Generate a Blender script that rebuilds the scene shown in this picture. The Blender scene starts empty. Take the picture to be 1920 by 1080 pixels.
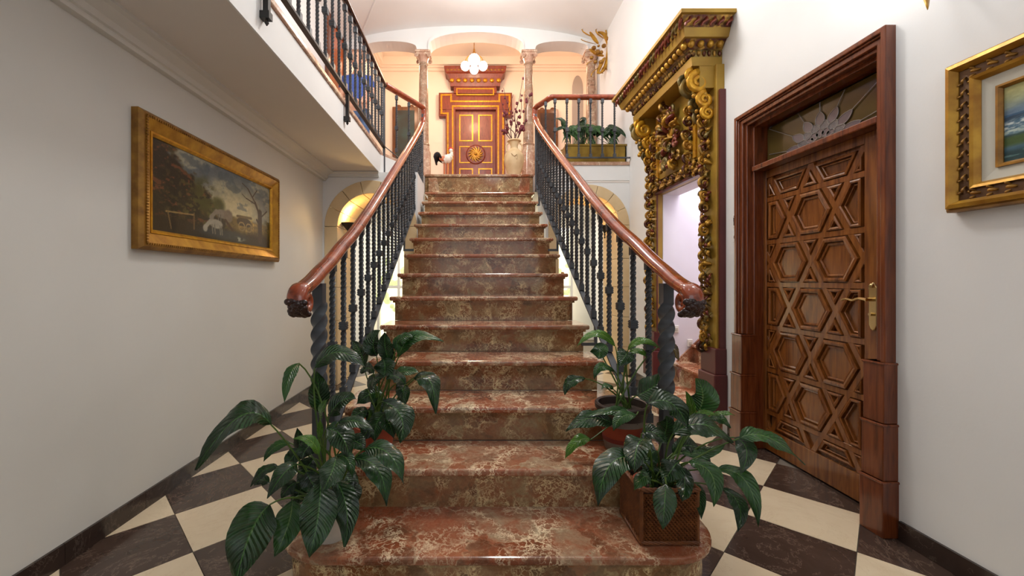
import bpy, bmesh, math, random
import numpy as np
from mathutils import Vector, Matrix
random.seed(7)
PI = math.pi
S = bpy.context.scene
C = S.collection
F, VX, VY, H = 770.0, 889.0, 527.0, 1.13

# ---------------------------------------------------------------- camera, world, lights, exposure
cam = bpy.data.objects.new('camera', bpy.data.cameras.new('camera'))
C.objects.link(cam)
cam.location = (0, 0, H)
cam.rotation_euler = (PI/2, 0, 0)
cam.data.sensor_width = 36
cam.data.lens = F*36/1920
cam.data.shift_x = (960-VX)/1920
cam.data.shift_y = -(540-VY)/1920
cam.data.clip_start = 0.02
S.camera = cam
S.view_settings.view_transform = 'Standard'
S.view_settings.look = 'None'
S.view_settings.exposure = 0.42
S.view_settings.gamma = 1
S.view_settings.use_curve_mapping = False

W = bpy.data.worlds.new('sky'); S.world = W; W.use_nodes = True
W.node_tree.nodes['Background'].inputs[0].default_value = (0.75, 0.86, 1.0, 1)
W.node_tree.nodes['Background'].inputs[1].default_value = 1.0

def area(name, loc, rot, sx, sy, power, col):
    l = bpy.data.lights.new(name, 'AREA'); l.shape = 'RECTANGLE'; l.size = sx; l.size_y = sy
    l.energy = power; l.color = col
    o = bpy.data.objects.new(name, l); o.location = loc; o.rotation_euler = rot; C.objects.link(o)
    return o
def bulb(name, loc, power, col, r=0.05):
    l = bpy.data.lights.new(name, 'POINT'); l.energy = power; l.color = col; l.shadow_soft_size = r
    o = bpy.data.objects.new(name, l); o.location = loc; C.objects.link(o)
    return o
bulb('stair_hall_fill_light', (0.35, 3.1, 3.95), 78, (1.0, 0.97, 0.935), 0.22)  # unseen lamp added above the frame to brighten hall and vault
bulb('upper_stair_fill_light', (0.1, 5.0, 4.2), 20, (1.0, 0.95, 0.90), 0.2)  # added lamp without a fixture, lifts the upper stairs
bulb('entrance_fill_light', (0.5, 0.6, 3.9), 8, (0.82, 0.91, 1.0), 0.25)  # unseen lamp added overhead to fill the foreground
area('entrance_cool_fill', (0.3, -1.4, 1.9), (PI/2, 0, 0), 2.2, 1.8, 9, (0.78, 0.88, 1.0))  # cool area light added behind the camera for the near walls
bulb('wall_lamp_light', (1.62, 1.72, 2.66), 5, (0.93, 0.97, 1.0), 0.06)
bulb('gallery_light', (-1.5, 3.0, 4.3), 16, (1.0, 0.97, 0.94), 0.15)
bulb('pendant_light', (0.0, 7.0, 4.66), 38, (1.0, 0.68, 0.42), 0.12)
bulb('lobby_light', (1.9, 7.3, 4.9), 9, (1.0, 0.68, 0.46), 0.12)
bulb('lobby_light', (-1.4, 7.0, 4.9), 10, (1.0, 0.66, 0.42), 0.12)
bulb('uplighter_light', (-1.38, 4.62, 1.87), 6.0, (1.0, 0.62, 0.22), 0.03)
bulb('uplighter_light', (1.66, 5.2, 1.92), 6.0, (1.0, 0.62, 0.22), 0.03)
area('back_room_light', (0.2, 6.9, 2.2), (0, 0, 0), 3.0, 1.0, 36, (1.0, 0.95, 0.88))
area('side_stair_light', (2.6, 3.6, 3.6), (0, 0, 0), 0.7, 0.5, 34, (0.97, 0.95, 1.0))

# ---------------------------------------------------------------- helpers
def at(px, py, Y):
    return Vector(((px-VX)*Y/F, Y, H+(VY-py)*Y/F))
class MB:
    def __init__(s): s.v = []; s.f = []
    def add(s, vs, fs):
        n = len(s.v); s.v += [tuple(v) for v in vs]; s.f += [tuple(i+n for i in f) for f in fs]; return s
    def box(s, a, b):
        x0, y0, z0 = (min(a[i], b[i]) for i in range(3)); x1, y1, z1 = (max(a[i], b[i]) for i in range(3))
        return s.add([(x0,y0,z0),(x1,y0,z0),(x1,y1,z0),(x0,y1,z0),(x0,y0,z1),(x1,y0,z1),(x1,y1,z1),(x0,y1,z1)],
                     [(0,3,2,1),(4,5,6,7),(0,1,5,4),(1,2,6,5),(2,3,7,6),(3,0,4,7)])
    def lathe(s, prof, c=(0,0,0), n=16, sx=1, sy=1):
        vs = []; fs = []
        for r, z in prof:
            for k in range(n):
                a = 2*PI*k/n; vs.append((c[0]+r*sx*math.cos(a), c[1]+r*sy*math.sin(a), c[2]+z))
        for i in range(len(prof)-1):
            for k in range(n):
                k2 = (k+1) % n; fs.append((i*n+k, i*n+k2, (i+1)*n+k2, (i+1)*n+k))
        fs.append(tuple(range(n-1, -1, -1))); fs.append(tuple((len(prof)-1)*n+k for k in range(n)))
        return s.add(vs, fs)
    def ball(s, c, r, n=10, m=6, sc=(1,1,1)):
        prof = [(math.sin(PI*i/m)*r, -math.cos(PI*i/m)*r*sc[2]) for i in range(m+1)]
        prof[0] = (r*0.02, prof[0][1]); prof[-1] = (r*0.02, prof[-1][1])
        return s.lathe(prof, c, n, sc[0], sc[1])
    def sweep(s, pts, prof, nrm=(0,0,1), cap=True, scl=None, twist=0):
        """prof: list of (a,b) in side/normal axes; parallel transport along pts."""
        pts = [Vector(p) for p in pts]; N = Vector(nrm); vs = []; fs = []; m = len(prof)
        for i, p in enumerate(pts):
            T = (pts[min(i+1, len(pts)-1)]-pts[max(i-1, 0)]).normalized()
            N = (N-T*N.dot(T)).normalized(); B = T.cross(N)
            k = 1 if scl is None else (scl(i/(len(pts)-1)) if callable(scl) else scl[i])
            ca, sa = math.cos(twist*i), math.sin(twist*i)
            for a, b in prof:
                a2, b2 = a*ca-b*sa, a*sa+b*ca
                vs.append(p+B*a2*k+N*b2*k)
        for i in range(len(pts)-1):
            for k in range(m):
                k2 = (k+1) % m; fs.append((i*m+k, i*m+k2, (i+1)*m+k2, (i+1)*m+k))
        if cap:
            fs.append(tuple(range(m-1, -1, -1))); fs.append(tuple((len(pts)-1)*m+k for k in range(m)))
        return s.add(vs, fs)
    def tube(s, pts, r, n=8, nrm=(0.1,0.2,1), scl=None):
        return s.sweep(pts, [(r*math.cos(2*PI*k/n), r*math.sin(2*PI*k/n)) for k in range(n)], nrm, True, scl)
    def prism(s, poly, fn, t0, t1):
        """poly 2D, fn(a,b,t)->xyz, extruded between t0 and t1"""
        n = len(poly)
        return s.add([fn(a, b, t0) for a, b in poly]+[fn(a, b, t1) for a, b in poly],
                     [tuple(range(n-1, -1, -1)), tuple(range(n, 2*n))]+[(k, (k+1) % n, n+(k+1) % n, n+k) for k in range(n)])
    def build(s, name, mat, parent=None, smooth=False, bevel=0, seg=2, uvs=None):
        me = bpy.data.meshes.new(name); me.from_pydata(s.v, [], s.f); me.update()
        bm = bmesh.new(); bm.from_mesh(me); bmesh.ops.recalc_face_normals(bm, faces=bm.faces); bm.to_mesh(me); bm.free()
        if mat: me.materials.append(mat)
        if smooth:
            me.polygons.foreach_set('use_smooth', [True]*len(me.polygons))
            if smooth != 'all':
                try: me.set_sharp_from_angle(angle=math.radians(40))
                except Exception: pass
        return link(me, name, parent, bevel, seg)
def link(me, name, parent=None, bevel=0, seg=2, loc=None):
    o = bpy.data.objects.new(name, me); C.objects.link(o)
    if parent is not None:
        o.parent = parent
        if parent.type == 'EMPTY': o.matrix_parent_inverse = Matrix.Translation(-parent.location)
    if loc is not None: o.location = loc
    if bevel:
        m = o.modifiers.new('bevel', 'BEVEL'); m.width = bevel; m.segments = seg; m.limit_method = 'ANGLE'
    return o
def thing(name, label, cat, loc=(0,0,0), group=None):
    o = bpy.data.objects.new(name, None); C.objects.link(o); o.location = loc
    o.empty_display_size = 0.05
    return tag(o, label, cat, group)
def tag(o, label, cat, group=None):
    o['label'] = label; o['category'] = cat
    if group: o['group'] = group
    return o
def struct(o, label=None):
    o['kind'] = 'structure'
    if label: o['label'] = label
    return o
def SE(name, label, loc=(0,0,0)):
    o = bpy.data.objects.new(name, None); C.objects.link(o); o.location = loc
    return struct(o, label)
XY = lambda a, b, t: (a, b, t)
XZ = lambda a, b, t: (a, t, b)
YZ = lambda a, b, t: (t, a, b)
def circ(cx, cz, r, a0, a1, n, ry=None):
    ry = ry or r
    return [(cx+r*math.cos(a0+(a1-a0)*i/n), cz+ry*math.sin(a0+(a1-a0)*i/n)) for i in range(n+1)]
def bez(p0, p1, p2, n):
    p0, p1, p2 = Vector(p0), Vector(p1), Vector(p2)
    return [p0*(1-t)**2+p1*2*t*(1-t)+p2*t*t for t in (i/n for i in range(n+1))]
def smoothpath(pts, n=4):
    pts = [Vector(p) for p in pts]; out = []
    for i in range(len(pts)-1):
        a = pts[max(i-1, 0)]; b = pts[i]; c = pts[i+1]; d = pts[min(i+2, len(pts)-1)]
        for k in range(n):
            t = k/n
            out.append(0.5*((2*b)+(c-a)*t+(2*a-5*b+4*c-d)*t*t+(3*b-a-3*c+d)*t**3))
    out.append(pts[-1]); return out

# ---------------------------------------------------------------- materials
def srgb(r, g, b):
    f = lambda c: (c/255/12.92) if c/255 <= 0.04045 else ((c/255+0.055)/1.055)**2.4
    return (f(r), f(g), f(b), 1)
def newmat(name, col=(0.8,0.8,0.8,1), rough=0.5, metal=0.0, **kw):
    m = bpy.data.materials.new(name); m.use_nodes = True; nt = m.node_tree
    b = nt.nodes['Principled BSDF']; b.inputs['Base Color'].default_value = col
    b.inputs['Roughness'].default_value = rough; b.inputs['Metallic'].default_value = metal
    for k, v in kw.items(): b.inputs[k.replace('_', ' ')].default_value = v
    return m, nt, b
def N(nt, t, **kw):
    n = nt.nodes.new(t)
    for k, v in kw.items():
        if k.startswith('i_'): n.inputs[k[2:].replace('_', ' ')].default_value = v
        else: setattr(n, k, v)
    return n
def coords(nt, scale=(1,1,1), rot=(0,0,0)):
    tc = N(nt, 'ShaderNodeTexCoord'); mp = N(nt, 'ShaderNodeMapping')
    g = N(nt, 'ShaderNodeNewGeometry')
    nt.links.new(g.outputs['Position'], mp.inputs[0])
    mp.inputs['Scale'].default_value = scale; mp.inputs['Rotation'].default_value = rot
    return mp.outputs[0]
def ramp(nt, fac, stops, interp='LINEAR'):
    r = N(nt, 'ShaderNodeValToRGB'); nt.links.new(fac, r.inputs[0]); r.color_ramp.interpolation = interp
    e = r.color_ramp.elements
    while len(e) < len(stops): e.new(0.5)
    for i, (p, c) in enumerate(stops): e[i].position = p; e[i].color = c
    return r.outputs[0]
def mix(nt, fac, a, b, mode='MIX'):
    m = N(nt, 'ShaderNodeMix', data_type='RGBA', blend_type=mode)
    for sock, v in ((m.inputs[0], fac), (m.inputs[6], a), (m.inputs[7], b)):
        if isinstance(v, (int, float, tuple)): sock.default_value = v
        else: nt.links.new(v, sock)
    return m.outputs[2]
def bump(nt, b, h, strength=0.3, dist=0.01):
    n = N(nt, 'ShaderNodeBump', i_Strength=strength, i_Distance=dist)
    nt.links.new(h, n.inputs['Height']); nt.links.new(n.outputs[0], b.inputs['Normal'])
def noise(nt, co, scale, detail=4, rough=0.5, dist=0.0):
    n = N(nt, 'ShaderNodeTexNoise', i_Scale=scale, i_Detail=detail, i_Roughness=rough, i_Distortion=dist)
    nt.links.new(co, n.inputs['Vector']); return n
def noisy(name, c1, c2, rough=0.5, metal=0, scale=8, bs=0.2, bscale=None, bd=0.005, sc=(1,1,1), **kw):
    m, nt, b = newmat(name, c1, rough, metal, **kw)
    co = coords(nt, sc); n = noise(nt, co, scale)
    nt.links.new(ramp(nt, n.outputs[0], [(0.3, c1), (0.7, c2)]), b.inputs['Base Color'])
    if bs:
        n2 = noise(nt, co, bscale or scale*3); bump(nt, b, n2.outputs[0], bs, bd)
    return m
M = {}
M['plaster'] = noisy('white_plaster', srgb(228,228,227), srgb(235,235,234), 0.75, 0, 1.5, 0.12, 90, 0.002)
M['plaster_warm_lit'] = noisy('lobby_plaster', srgb(240,226,214), srgb(243,231,220), 0.8, 0, 1.5, 0.1, 60, 0.002)  # warm lamp light tinted into the white plaster colour
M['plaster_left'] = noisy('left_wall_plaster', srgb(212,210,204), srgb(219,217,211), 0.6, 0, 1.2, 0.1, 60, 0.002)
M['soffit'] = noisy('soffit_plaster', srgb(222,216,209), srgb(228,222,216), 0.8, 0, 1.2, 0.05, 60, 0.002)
M['plaster_cool'] = noisy('side_stair_plaster', srgb(232,228,234), srgb(236,232,238), 0.7, 0, 1.5, 0.1, 60, 0.002)

def marble(name, c_red, c_brown, c_cream, sc=1.0, rough=0.12, cream=0.5):
    m, nt, b = newmat(name, c_red, rough)
    co = coords(nt)
    w = noise(nt, co, 4.0*sc, 6, 0.65)
    vm = N(nt, 'ShaderNodeVectorMath', operation='MULTIPLY_ADD'); nt.links.new(w.outputs['Color'], vm.inputs[0])
    vm.inputs[1].default_value = (0.35/sc,)*3; nt.links.new(co, vm.inputs[2])
    vo = N(nt, 'ShaderNodeTexVoronoi', feature='DISTANCE_TO_EDGE', i_Scale=6.0*sc); nt.links.new(vm.outputs[0], vo.inputs['Vector'])
    vc = N(nt, 'ShaderNodeTexVoronoi', feature='F1', i_Scale=6.0*sc); nt.links.new(vm.outputs[0], vc.inputs['Vector'])
    vo2 = N(nt, 'ShaderNodeTexVoronoi', feature='DISTANCE_TO_EDGE', i_Scale=26.0*sc); nt.links.new(vm.outputs[0], vo2.inputs['Vector'])
    n2 = noise(nt, co, 11*sc, 8, 0.7, 0.8)
    n3 = noise(nt, co, 2.6*sc, 6, 0.65, 0.6)
    n4 = noise(nt, co, 38*sc, 5, 0.7, 0.3)
    sep = N(nt, 'ShaderNodeSeparateColor'); nt.links.new(vc.outputs['Color'], sep.inputs[0])
    cell = mix(nt, 0.6, sep.outputs[0], n2.outputs[0])
    olive = tuple(a*0.55+b_*0.45 for a, b_ in zip(c_cream[:3], c_brown[:3]))+(1,)
    base = ramp(nt, cell, [(0.30, c_brown), (0.42, c_red), (0.58, c_red), (0.72, olive), (0.8, c_cream)])
    base = mix(nt, ramp(nt, n3.outputs[0], [(0.40, (0,0,0,1)), (0.62, (cream,cream,cream,1))]), base, olive)
    base = mix(nt, ramp(nt, n4.outputs[0], [(0.35, (0.35,)*3+(1,)), (0.6, (0,0,0,1))]), base, c_brown)
    v1 = ramp(nt, vo.outputs['Distance'], [(0.0, (1,)*3+(1,)), (0.05, (0,0,0,1))])
    v2 = ramp(nt, vo2.outputs['Distance'], [(0.0, (0.95,)*3+(1,)), (0.10, (0,0,0,1))])
    n5 = noise(nt, co, 5.5*sc, 6, 0.6, 0.8)
    msk = ramp(nt, n5.outputs[0], [(0.46, (0.06,0.06,0.06,1)), (0.62, (1,1,1,1))])
    v = mix(nt, 1.0, mix(nt, 1.0, v1, v2, 'LIGHTEN'), msk, 'MULTIPLY')
    light = tuple(min(1, c*1.55+0.05) for c in c_cream[:3])+(1,)
    nt.links.new(mix(nt, v, base, light), b.inputs['Base Color'])
    return m
M['marble'] = marble('red_brown_marble', srgb(158,86,56), srgb(112,64,40), srgb(204,184,150), 1.0, 0.1, 0.35)
M['marble_riser'] = marble('brown_marble', srgb(142,88,52), srgb(96,60,34), srgb(186,164,118), 1.35, 0.12, 0.55)
M['marble_pale'] = marble('pale_red_marble', srgb(196,152,130), srgb(170,122,98), srgb(212,194,170), 2.0, 0.2)
M['marble_column'] = marble('column_marble', srgb(176,132,106), srgb(128,92,70), srgb(178,162,138), 3.0, 0.15, 0.6)

def tilemat(name, c1, c2, vein, rough=0.12):
    m, nt, b = newmat(name, c1, rough)
    co = coords(nt); n = noise(nt, co, 4, 6, 0.65, 1.0); n2 = noise(nt, co, 2.2, 8, 0.7, 2.5)
    c = ramp(nt, n.outputs[0], [(0.3, c1), (0.7, c2)])
    v = ramp(nt, n2.outputs[0], [(0.490, (0,0,0,1)), (0.5, (0.5,0.5,0.5,1)), (0.51, (0,0,0,1))])
    nt.links.new(mix(nt, v, c, vein), b.inputs['Base Color']); return m
M['tile_dark'] = tilemat('dark_brown_marble_tile', srgb(62,48,42), srgb(78,62,54), srgb(150,128,112), 0.16)
M['tile_cream'] = tilemat('cream_marble_tile', srgb(222,203,172), srgb(232,215,186), srgb(206,182,148), 0.14)
M['grout'] = newmat('grout', srgb(128,118,106), 0.8)[0]
M['skirt_dark'] = tilemat('dark_skirting_tile', srgb(48,36,32), srgb(62,50,44), srgb(120,104,92), 0.2)

def wood(name, c1, c2, c3, rough=0.25, sc=(14,14,1.2), scale=3.0, coat=0.3):
    m, nt, b = newmat(name, c1, rough); co = coords(nt, sc)
    n = noise(nt, co, scale, 6, 0.6, 0.6)
    nt.links.new(ramp(nt, n.outputs[0], [(0.3, c1), (0.5, c2), (0.72, c3)]), b.inputs['Base Color'])
    bump(nt, b, n.outputs[0], 0.1, 0.003)
    b.inputs['Coat Weight'].default_value = coat; b.inputs['Coat Roughness'].default_value = 0.1
    return m
M['wood_frame'] = wood('reddish_brown_wood', srgb(76,34,14), srgb(108,52,24), srgb(130,68,34))
M['wood_door'] = wood('honey_brown_wood', srgb(88,46,16), srgb(122,70,27), srgb(144,86,36))
M['wood_deep'] = wood('dark_panel_wood', srgb(74,38,14), srgb(106,60,24), srgb(122,72,30))
M['rail_wood'] = wood('polished_rail_wood', srgb(94,34,16), srgb(150,64,34), srgb(172,84,48), 0.15, (5,5,5), 2.5, 0.8)
M['carved_dark'] = wood('dark_carved_wood', srgb(34,12,9), srgb(48,18,12), srgb(64,26,16), 0.25, (8,8,8))
M['maroon'] = noisy('maroon_paint', srgb(84,32,32), srgb(96,40,38), 0.4, 0, 4, 0.1)
M['iron'] = noisy('grey_black_iron', srgb(68,71,76), srgb(86,90,95), 0.4, 0.3, 10, 0.2, 60, 0.002)
M['black_iron'] = noisy('black_iron', srgb(34,32,32), srgb(46,44,42), 0.5, 0.3, 10, 0.2, 60, 0.002)
M['gold'] = noisy('gold_leaf', srgb(196,150,52), srgb(150,102,30), 0.38, 0.45, 14, 0.3, 40, 0.003)
M['gold_dull'] = noisy('dull_gold', srgb(170,124,50), srgb(124,84,32), 0.42, 0.4, 18, 0.35, 70, 0.003)
M['gold_bright'] = noisy('bright_gold', srgb(212,160,40), srgb(176,120,30), 0.32, 0.5, 30, 0.3, 90, 0.003)
M['yellow_gold'] = noisy('yellow_gold_paint', srgb(178,144,54), srgb(148,112,44), 0.45, 0.25, 5, 0.15, 50, 0.003)
def poly():
    m, nt, b = newmat('polychrome_gilding', rough=0.33, metal=0.35); co = coords(nt)
    n = noise(nt, co, 16, 3, 0.5, 0.4)
    nt.links.new(ramp(nt, n.outputs[0], [(0.3, srgb(58,50,36)), (0.41, srgb(84,30,22)), (0.5, srgb(110,78,30)), (0.6, srgb(196,150,62)), (0.74, srgb(112,104,76))]), b.inputs['Base Color'])
    bump(nt, b, noise(nt, co, 60).outputs[0], 0.35, 0.004); return m
M['poly'] = poly()
M['green_gold'] = noisy('green_gilding', srgb(78,78,50), srgb(150,120,54), 0.35, 0.3, 14, 0.3, 50, 0.003)
M['cut_red'] = noisy('burgundy_gilding', srgb(96,36,30), srgb(132,62,42), 0.3, 0.2, 12, 0.3, 50, 0.003)
M['stone'] = noisy('tan_sandstone', srgb(212,184,140), srgb(222,198,158), 0.85, 0, 5, 0.2, 60, 0.003)
M['bronze'] = noisy('dark_bronze_gilding', srgb(84,58,40), srgb(112,80,48), 0.4, 0.3, 20, 0.3, 80, 0.003)
M['brass'] = newmat('polished_brass', srgb(206,182,130), 0.22, 1.0)[0]
M['brass_pot'] = noisy('aged_brass', srgb(168,138,60), srgb(120,98,44), 0.35, 0.7, 7, 0.1)
M['terracotta'] = noisy('terracotta', srgb(168,76,46), srgb(150,62,38), 0.7, 0, 12, 0.2)
M['red_clay'] = noisy('red_clay', srgb(128,42,30), srgb(116,38,28), 0.55, 0, 12, 0.1)
M['dark_clay'] = noisy('dark_brown_clay', srgb(56,44,40), srgb(70,56,48), 0.5, 0, 12, 0.15)
M['grey_clay'] = noisy('grey_clay', srgb(136,124,112), srgb(120,106,94), 0.7, 0, 12, 0.15)
M['white_clay'] = noisy('white_ceramic', srgb(214,208,196), srgb(200,194,182), 0.4, 0, 12, 0.1)
M['beige_clay'] = noisy('beige_clay', srgb(222,198,158), srgb(200,172,130), 0.6, 0, 9, 0.2)
M['soil'] = noisy('potting_soil', srgb(40,28,20), srgb(66,50,38), 0.95, 0, 60, 0.8, 90, 0.01)
M['wicker'] = noisy('brown_wicker', srgb(96,52,22), srgb(132,78,36), 0.5, 0, 30, 0.3, 120, 0.003)
M['stem'] = noisy('leaf_stalk', srgb(58,88,28), srgb(84,112,40), 0.4, 0, 20, 0.1)
M['twig'] = noisy('dark_twig', srgb(62,34,30), srgb(84,48,40), 0.6, 0, 20, 0.1)
M['berry'] = noisy('plum_blossom', srgb(96,34,44), srgb(120,48,58), 0.5, 0, 20, 0.1)
M['lead'] = newmat('lead_came', srgb(150,148,146), 0.35, 0.6)[0]
M['paper'] = newmat('sign_white', srgb(240,240,238), 0.5)[0]
M['ink'] = newmat('sign_black', srgb(20,20,22), 0.5)[0]
M['liner'] = newmat('pale_linen_liner', srgb(198,194,180), 0.8)[0]
M['switch'] = newmat('white_plastic', srgb(236,232,222), 0.4)[0]
M['skin'] = newmat('skin', srgb(224,172,144), 0.5)[0]
M['shirt'] = noisy('blue_tshirt', srgb(70,92,168), srgb(82,106,184), 0.9, 0, 10, 0.2, 40, 0.01)
M['jeans'] = noisy('blue_jeans', srgb(88,112,150), srgb(70,92,130), 0.9, 0, 20, 0.2)
M['hair'] = newmat('dark_hair', srgb(50,34,28), 0.7)[0]
M['rooster_white'] = newmat('glazed_white', srgb(240,234,224), 0.3)[0]
M['rooster_black'] = newmat('glazed_black', srgb(26,28,34), 0.25)[0]
M['rooster_red'] = newmat('glazed_red', srgb(206,50,32), 0.3)[0]
M['rooster_orange'] = newmat('glazed_orange', srgb(206,120,80), 0.35)[0]
def emis(name, col, s):
    m, nt, b = newmat(name, col, 0.5); b.inputs['Emission Color'].default_value = col; b.inputs['Emission Strength'].default_value = s; return m
M['globe'] = emis('lit_opal_glass', (1, 0.93, 0.82, 1), 5)
M['olive_glass'] = newmat('olive_glass', srgb(92,76,36), 0.12, 0, Transmission_Weight=0.25)[0]
M['grey_glass'] = noisy('ribbed_grey_glass', srgb(112,106,106), srgb(90,86,88), 0.15, 0, 40, 0.8, 160, 0.004)
M['smooth_glass'] = newmat('smoky_grey_glass', srgb(104,94,98), 0.12)[0]
M['dark_glass'] = newmat('dark_brown_glass', srgb(40,32,26), 0.1)[0]
M['clear_glass'] = newmat('clear_glass', (0.95,1,0.97,1), 0.02, 0, Transmission_Weight=1.0, IOR=1.1)[0]
M['tapestry_a'] = noisy('dark_figured_panel', srgb(54,30,22), srgb(60,84,84), 0.6, 0, 3.0, 0.1)
M['tapestry_b'] = noisy('dark_carved_panel', srgb(48,24,14), srgb(74,40,20), 0.5, 0, 9, 0.4)
M['door_red'] = wood('red_mahogany', srgb(98,38,26), srgb(122,52,36), srgb(134,62,42), 0.42, (8,8,2), 3, 0.1)
M['orange_wood'] = wood('orange_brown_wood', srgb(150,70,32), srgb(180,92,46), srgb(196,108,60), 0.3, (8,8,2), 3)
M['red_rope'] = newmat('red_rope', srgb(150,30,30), 0.7)[0]

def leafmat(name, c1, c2, cm, rough=0.26):
    m, nt, b = newmat(name, c1, rough)
    uv = N(nt, 'ShaderNodeUVMap'); sep = N(nt, 'ShaderNodeSeparateXYZ'); nt.links.new(uv.outputs[0], sep.inputs[0])
    n = noise(nt, coords(nt), 14, 3)
    col = ramp(nt, n.outputs[0], [(0.35, c1), (0.65, c2)])
    a = N(nt, 'ShaderNodeMath', operation='ABSOLUTE'); nt.links.new(sep.outputs[1], a.inputs[0])
    mid = ramp(nt, a.outputs[0], [(0.02, (1,1,1,1)), (0.06, (0,0,0,1))])
    nt.links.new(mix(nt, mid, col, cm), b.inputs['Base Color'])
    ph = N(nt, 'ShaderNodeMath', operation='MULTIPLY_ADD'); nt.links.new(a.outputs[0], ph.inputs[0]); ph.inputs[1].default_value = -0.22
    nt.links.new(sep.outputs[0], ph.inputs[2])
    mu = N(nt, 'ShaderNodeMath', operation='MULTIPLY'); nt.links.new(ph.outputs[0], mu.inputs[0]); mu.inputs[1].default_value = 78
    si = N(nt, 'ShaderNodeMath', operation='SINE'); nt.links.new(mu.outputs[0], si.inputs[0])
    bump(nt, b, si.outputs[0], 0.7, 0.005)
    b.inputs['Coat Weight'].default_value = 0.35; b.inputs['Coat Roughness'].default_value = 0.18
    return m
M['leaf'] = leafmat('deep_green_leaf', srgb(18,48,20), srgb(32,72,26), srgb(70,112,50))
M['leaf_mid'] = leafmat('mid_green_leaf', srgb(36,78,30), srgb(52,98,38), srgb(100,136,66))
M['leaf_bright'] = leafmat('bright_green_leaf', srgb(70,118,32), srgb(92,140,42), srgb(140,170,80))
M['leaf_yellow'] = leafmat('yellowing_leaf', srgb(120,92,26), srgb(70,50,20), srgb(150,120,50))
# ---------------------------------------------------------------- the room
XL, XR = -1.64, 1.86          # lower left wall, right wall
XG = -1.95                    # gallery wall above
YL, YR = 4.447, 4.92          # arch walls left and right of the stair
ZF = 2.55                     # upper floor
EDGE = -1.03                  # gallery edge
YA = 6.2                      # arcade
YB = 8.3                      # lobby back wall
Y0 = -1.6

# floor with tiles set diagonally
fl = SE('floor', 'polished diagonal chequer floor of cream and dark brown marble tiles')
MB().box((-1.8, Y0, -0.08), (3.4, 9.2, -0.006)).build('floor_bed', M['grout'], fl)
hd = 0.277
tm = {}
for key in ('tile_dark', 'tile_cream'):
    g = hd-0.0022; b = 0.0015
    mb = MB().prism([(g,0),(0,g),(-g,0),(0,-g)], XY, -0.006, 0.0)
    o = mb.build('tile', M[key]); tm[key] = o.data; bpy.data.objects.remove(o)
def tile(cx, cy, key):
    # whole tiles share a mesh; those crossing a wall are cut by hand
    poly = [(cx+hd-.0022,cy),(cx,cy+hd-.0022),(cx-hd+.0022,cy),(cx,cy-hd+.0022)]
    lo, hi = XL, XR+0.13
    if cx-hd >= lo and cx+hd <= hi:
        link(tm[key], 'tile', fl, loc=(cx, cy, 0)); return
    for sgn, lim in ((1, lo), (-1, hi)):
        out = []
        for i in range(len(poly)):
            p, q = poly[i], poly[(i+1) % len(poly)]
            ip, iq = sgn*(p[0]-lim) >= 0, sgn*(q[0]-lim) >= 0
            if ip: out.append(p)
            if ip != iq:
                t = (lim-p[0])/(q[0]-p[0]); out.append((lim, p[1]+(q[1]-p[1])*t))
        poly = out
        if len(poly) < 3: return
    MB().prism(poly, XY, -0.006, 0.0).build('tile', M[key], fl)
for i in range(-3, 15):
    for j in range(-3, 20):
        if (i+j) % 2:
            cx, cy = -1.45+i*hd, 1.99+(j-2)*hd
            if -1.95 < cx < 2.15 and -0.2 < cy < 5.4 and not (-0.35 < cx < 0.45 and 1.95 < cy < 4.9):
                tile(cx, cy, 'tile_cream' if i % 2 else 'tile_dark')

# left wall and its skirting
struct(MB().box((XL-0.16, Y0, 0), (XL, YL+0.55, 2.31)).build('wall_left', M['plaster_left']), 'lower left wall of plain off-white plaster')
def skirting(name, pts, z0, label, mat='skirt_dark', h=0.085, th=0.012, step=0.4):
    e = SE(name, label)
    for a, b in pts:
        a, b = Vector(a), Vector(b); L = (b-a).length; d = (b-a)/L; nrm = Vector((-d.y, d.x))
        n = max(1, round(L/step))
        for k in range(n):
            p = a+d*(L*k/n+0.0012); q = a+d*(L*(k+1)/n-0.0012)
            MB().prism([(p.x,p.y),(q.x,q.y),(q.x+nrm.x*th,q.y+nrm.y*th),(p.x+nrm.x*th,p.y+nrm.y*th)], XY, z0, z0+h).build('skirting_tile', M[mat], e)
    return e
skirting('baseboard_left', [((XL, YL), (XL, Y0+0.02))], 0, 'dark brown marble skirting along the left wall')
skirting('baseboard_right', [((XR, Y0+0.02), (XR, 1.79))], 0, 'dark brown marble skirting along the right wall beside the wooden door')
skirting('baseboard_middle', [((XR, 2.87), (XR, 3.0))], 0, 'short dark skirting between wooden door and gilded portal', step=0.13)
skirting('baseboard_far', [((XR, 4.25), (XR, YR-0.02))], 0, 'dark skirting on the right wall beyond the gilded portal')

# right wall with the door and portal openings
DY0, DY1, DZ = 1.885, 2.79, 2.20
PY0, PY1, PZ = 3.22, 4.05, 1.98
mb = MB()
for (a, b, z0, z1) in ((Y0, DY0, 0, 4.72), (DY0, DY1, DZ, 4.72), (DY1, PY0, 0, 4.72), (PY0, PY1, PZ, 4.72), (PY1, YA+0.12, 0, 4.72)):
    mb.box((XR, a, z0), (XR+0.16, b, z1))
struct(mb.build('wall_right', M['plaster']), 'tall white right wall holding the door and the gilded portal')
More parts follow.
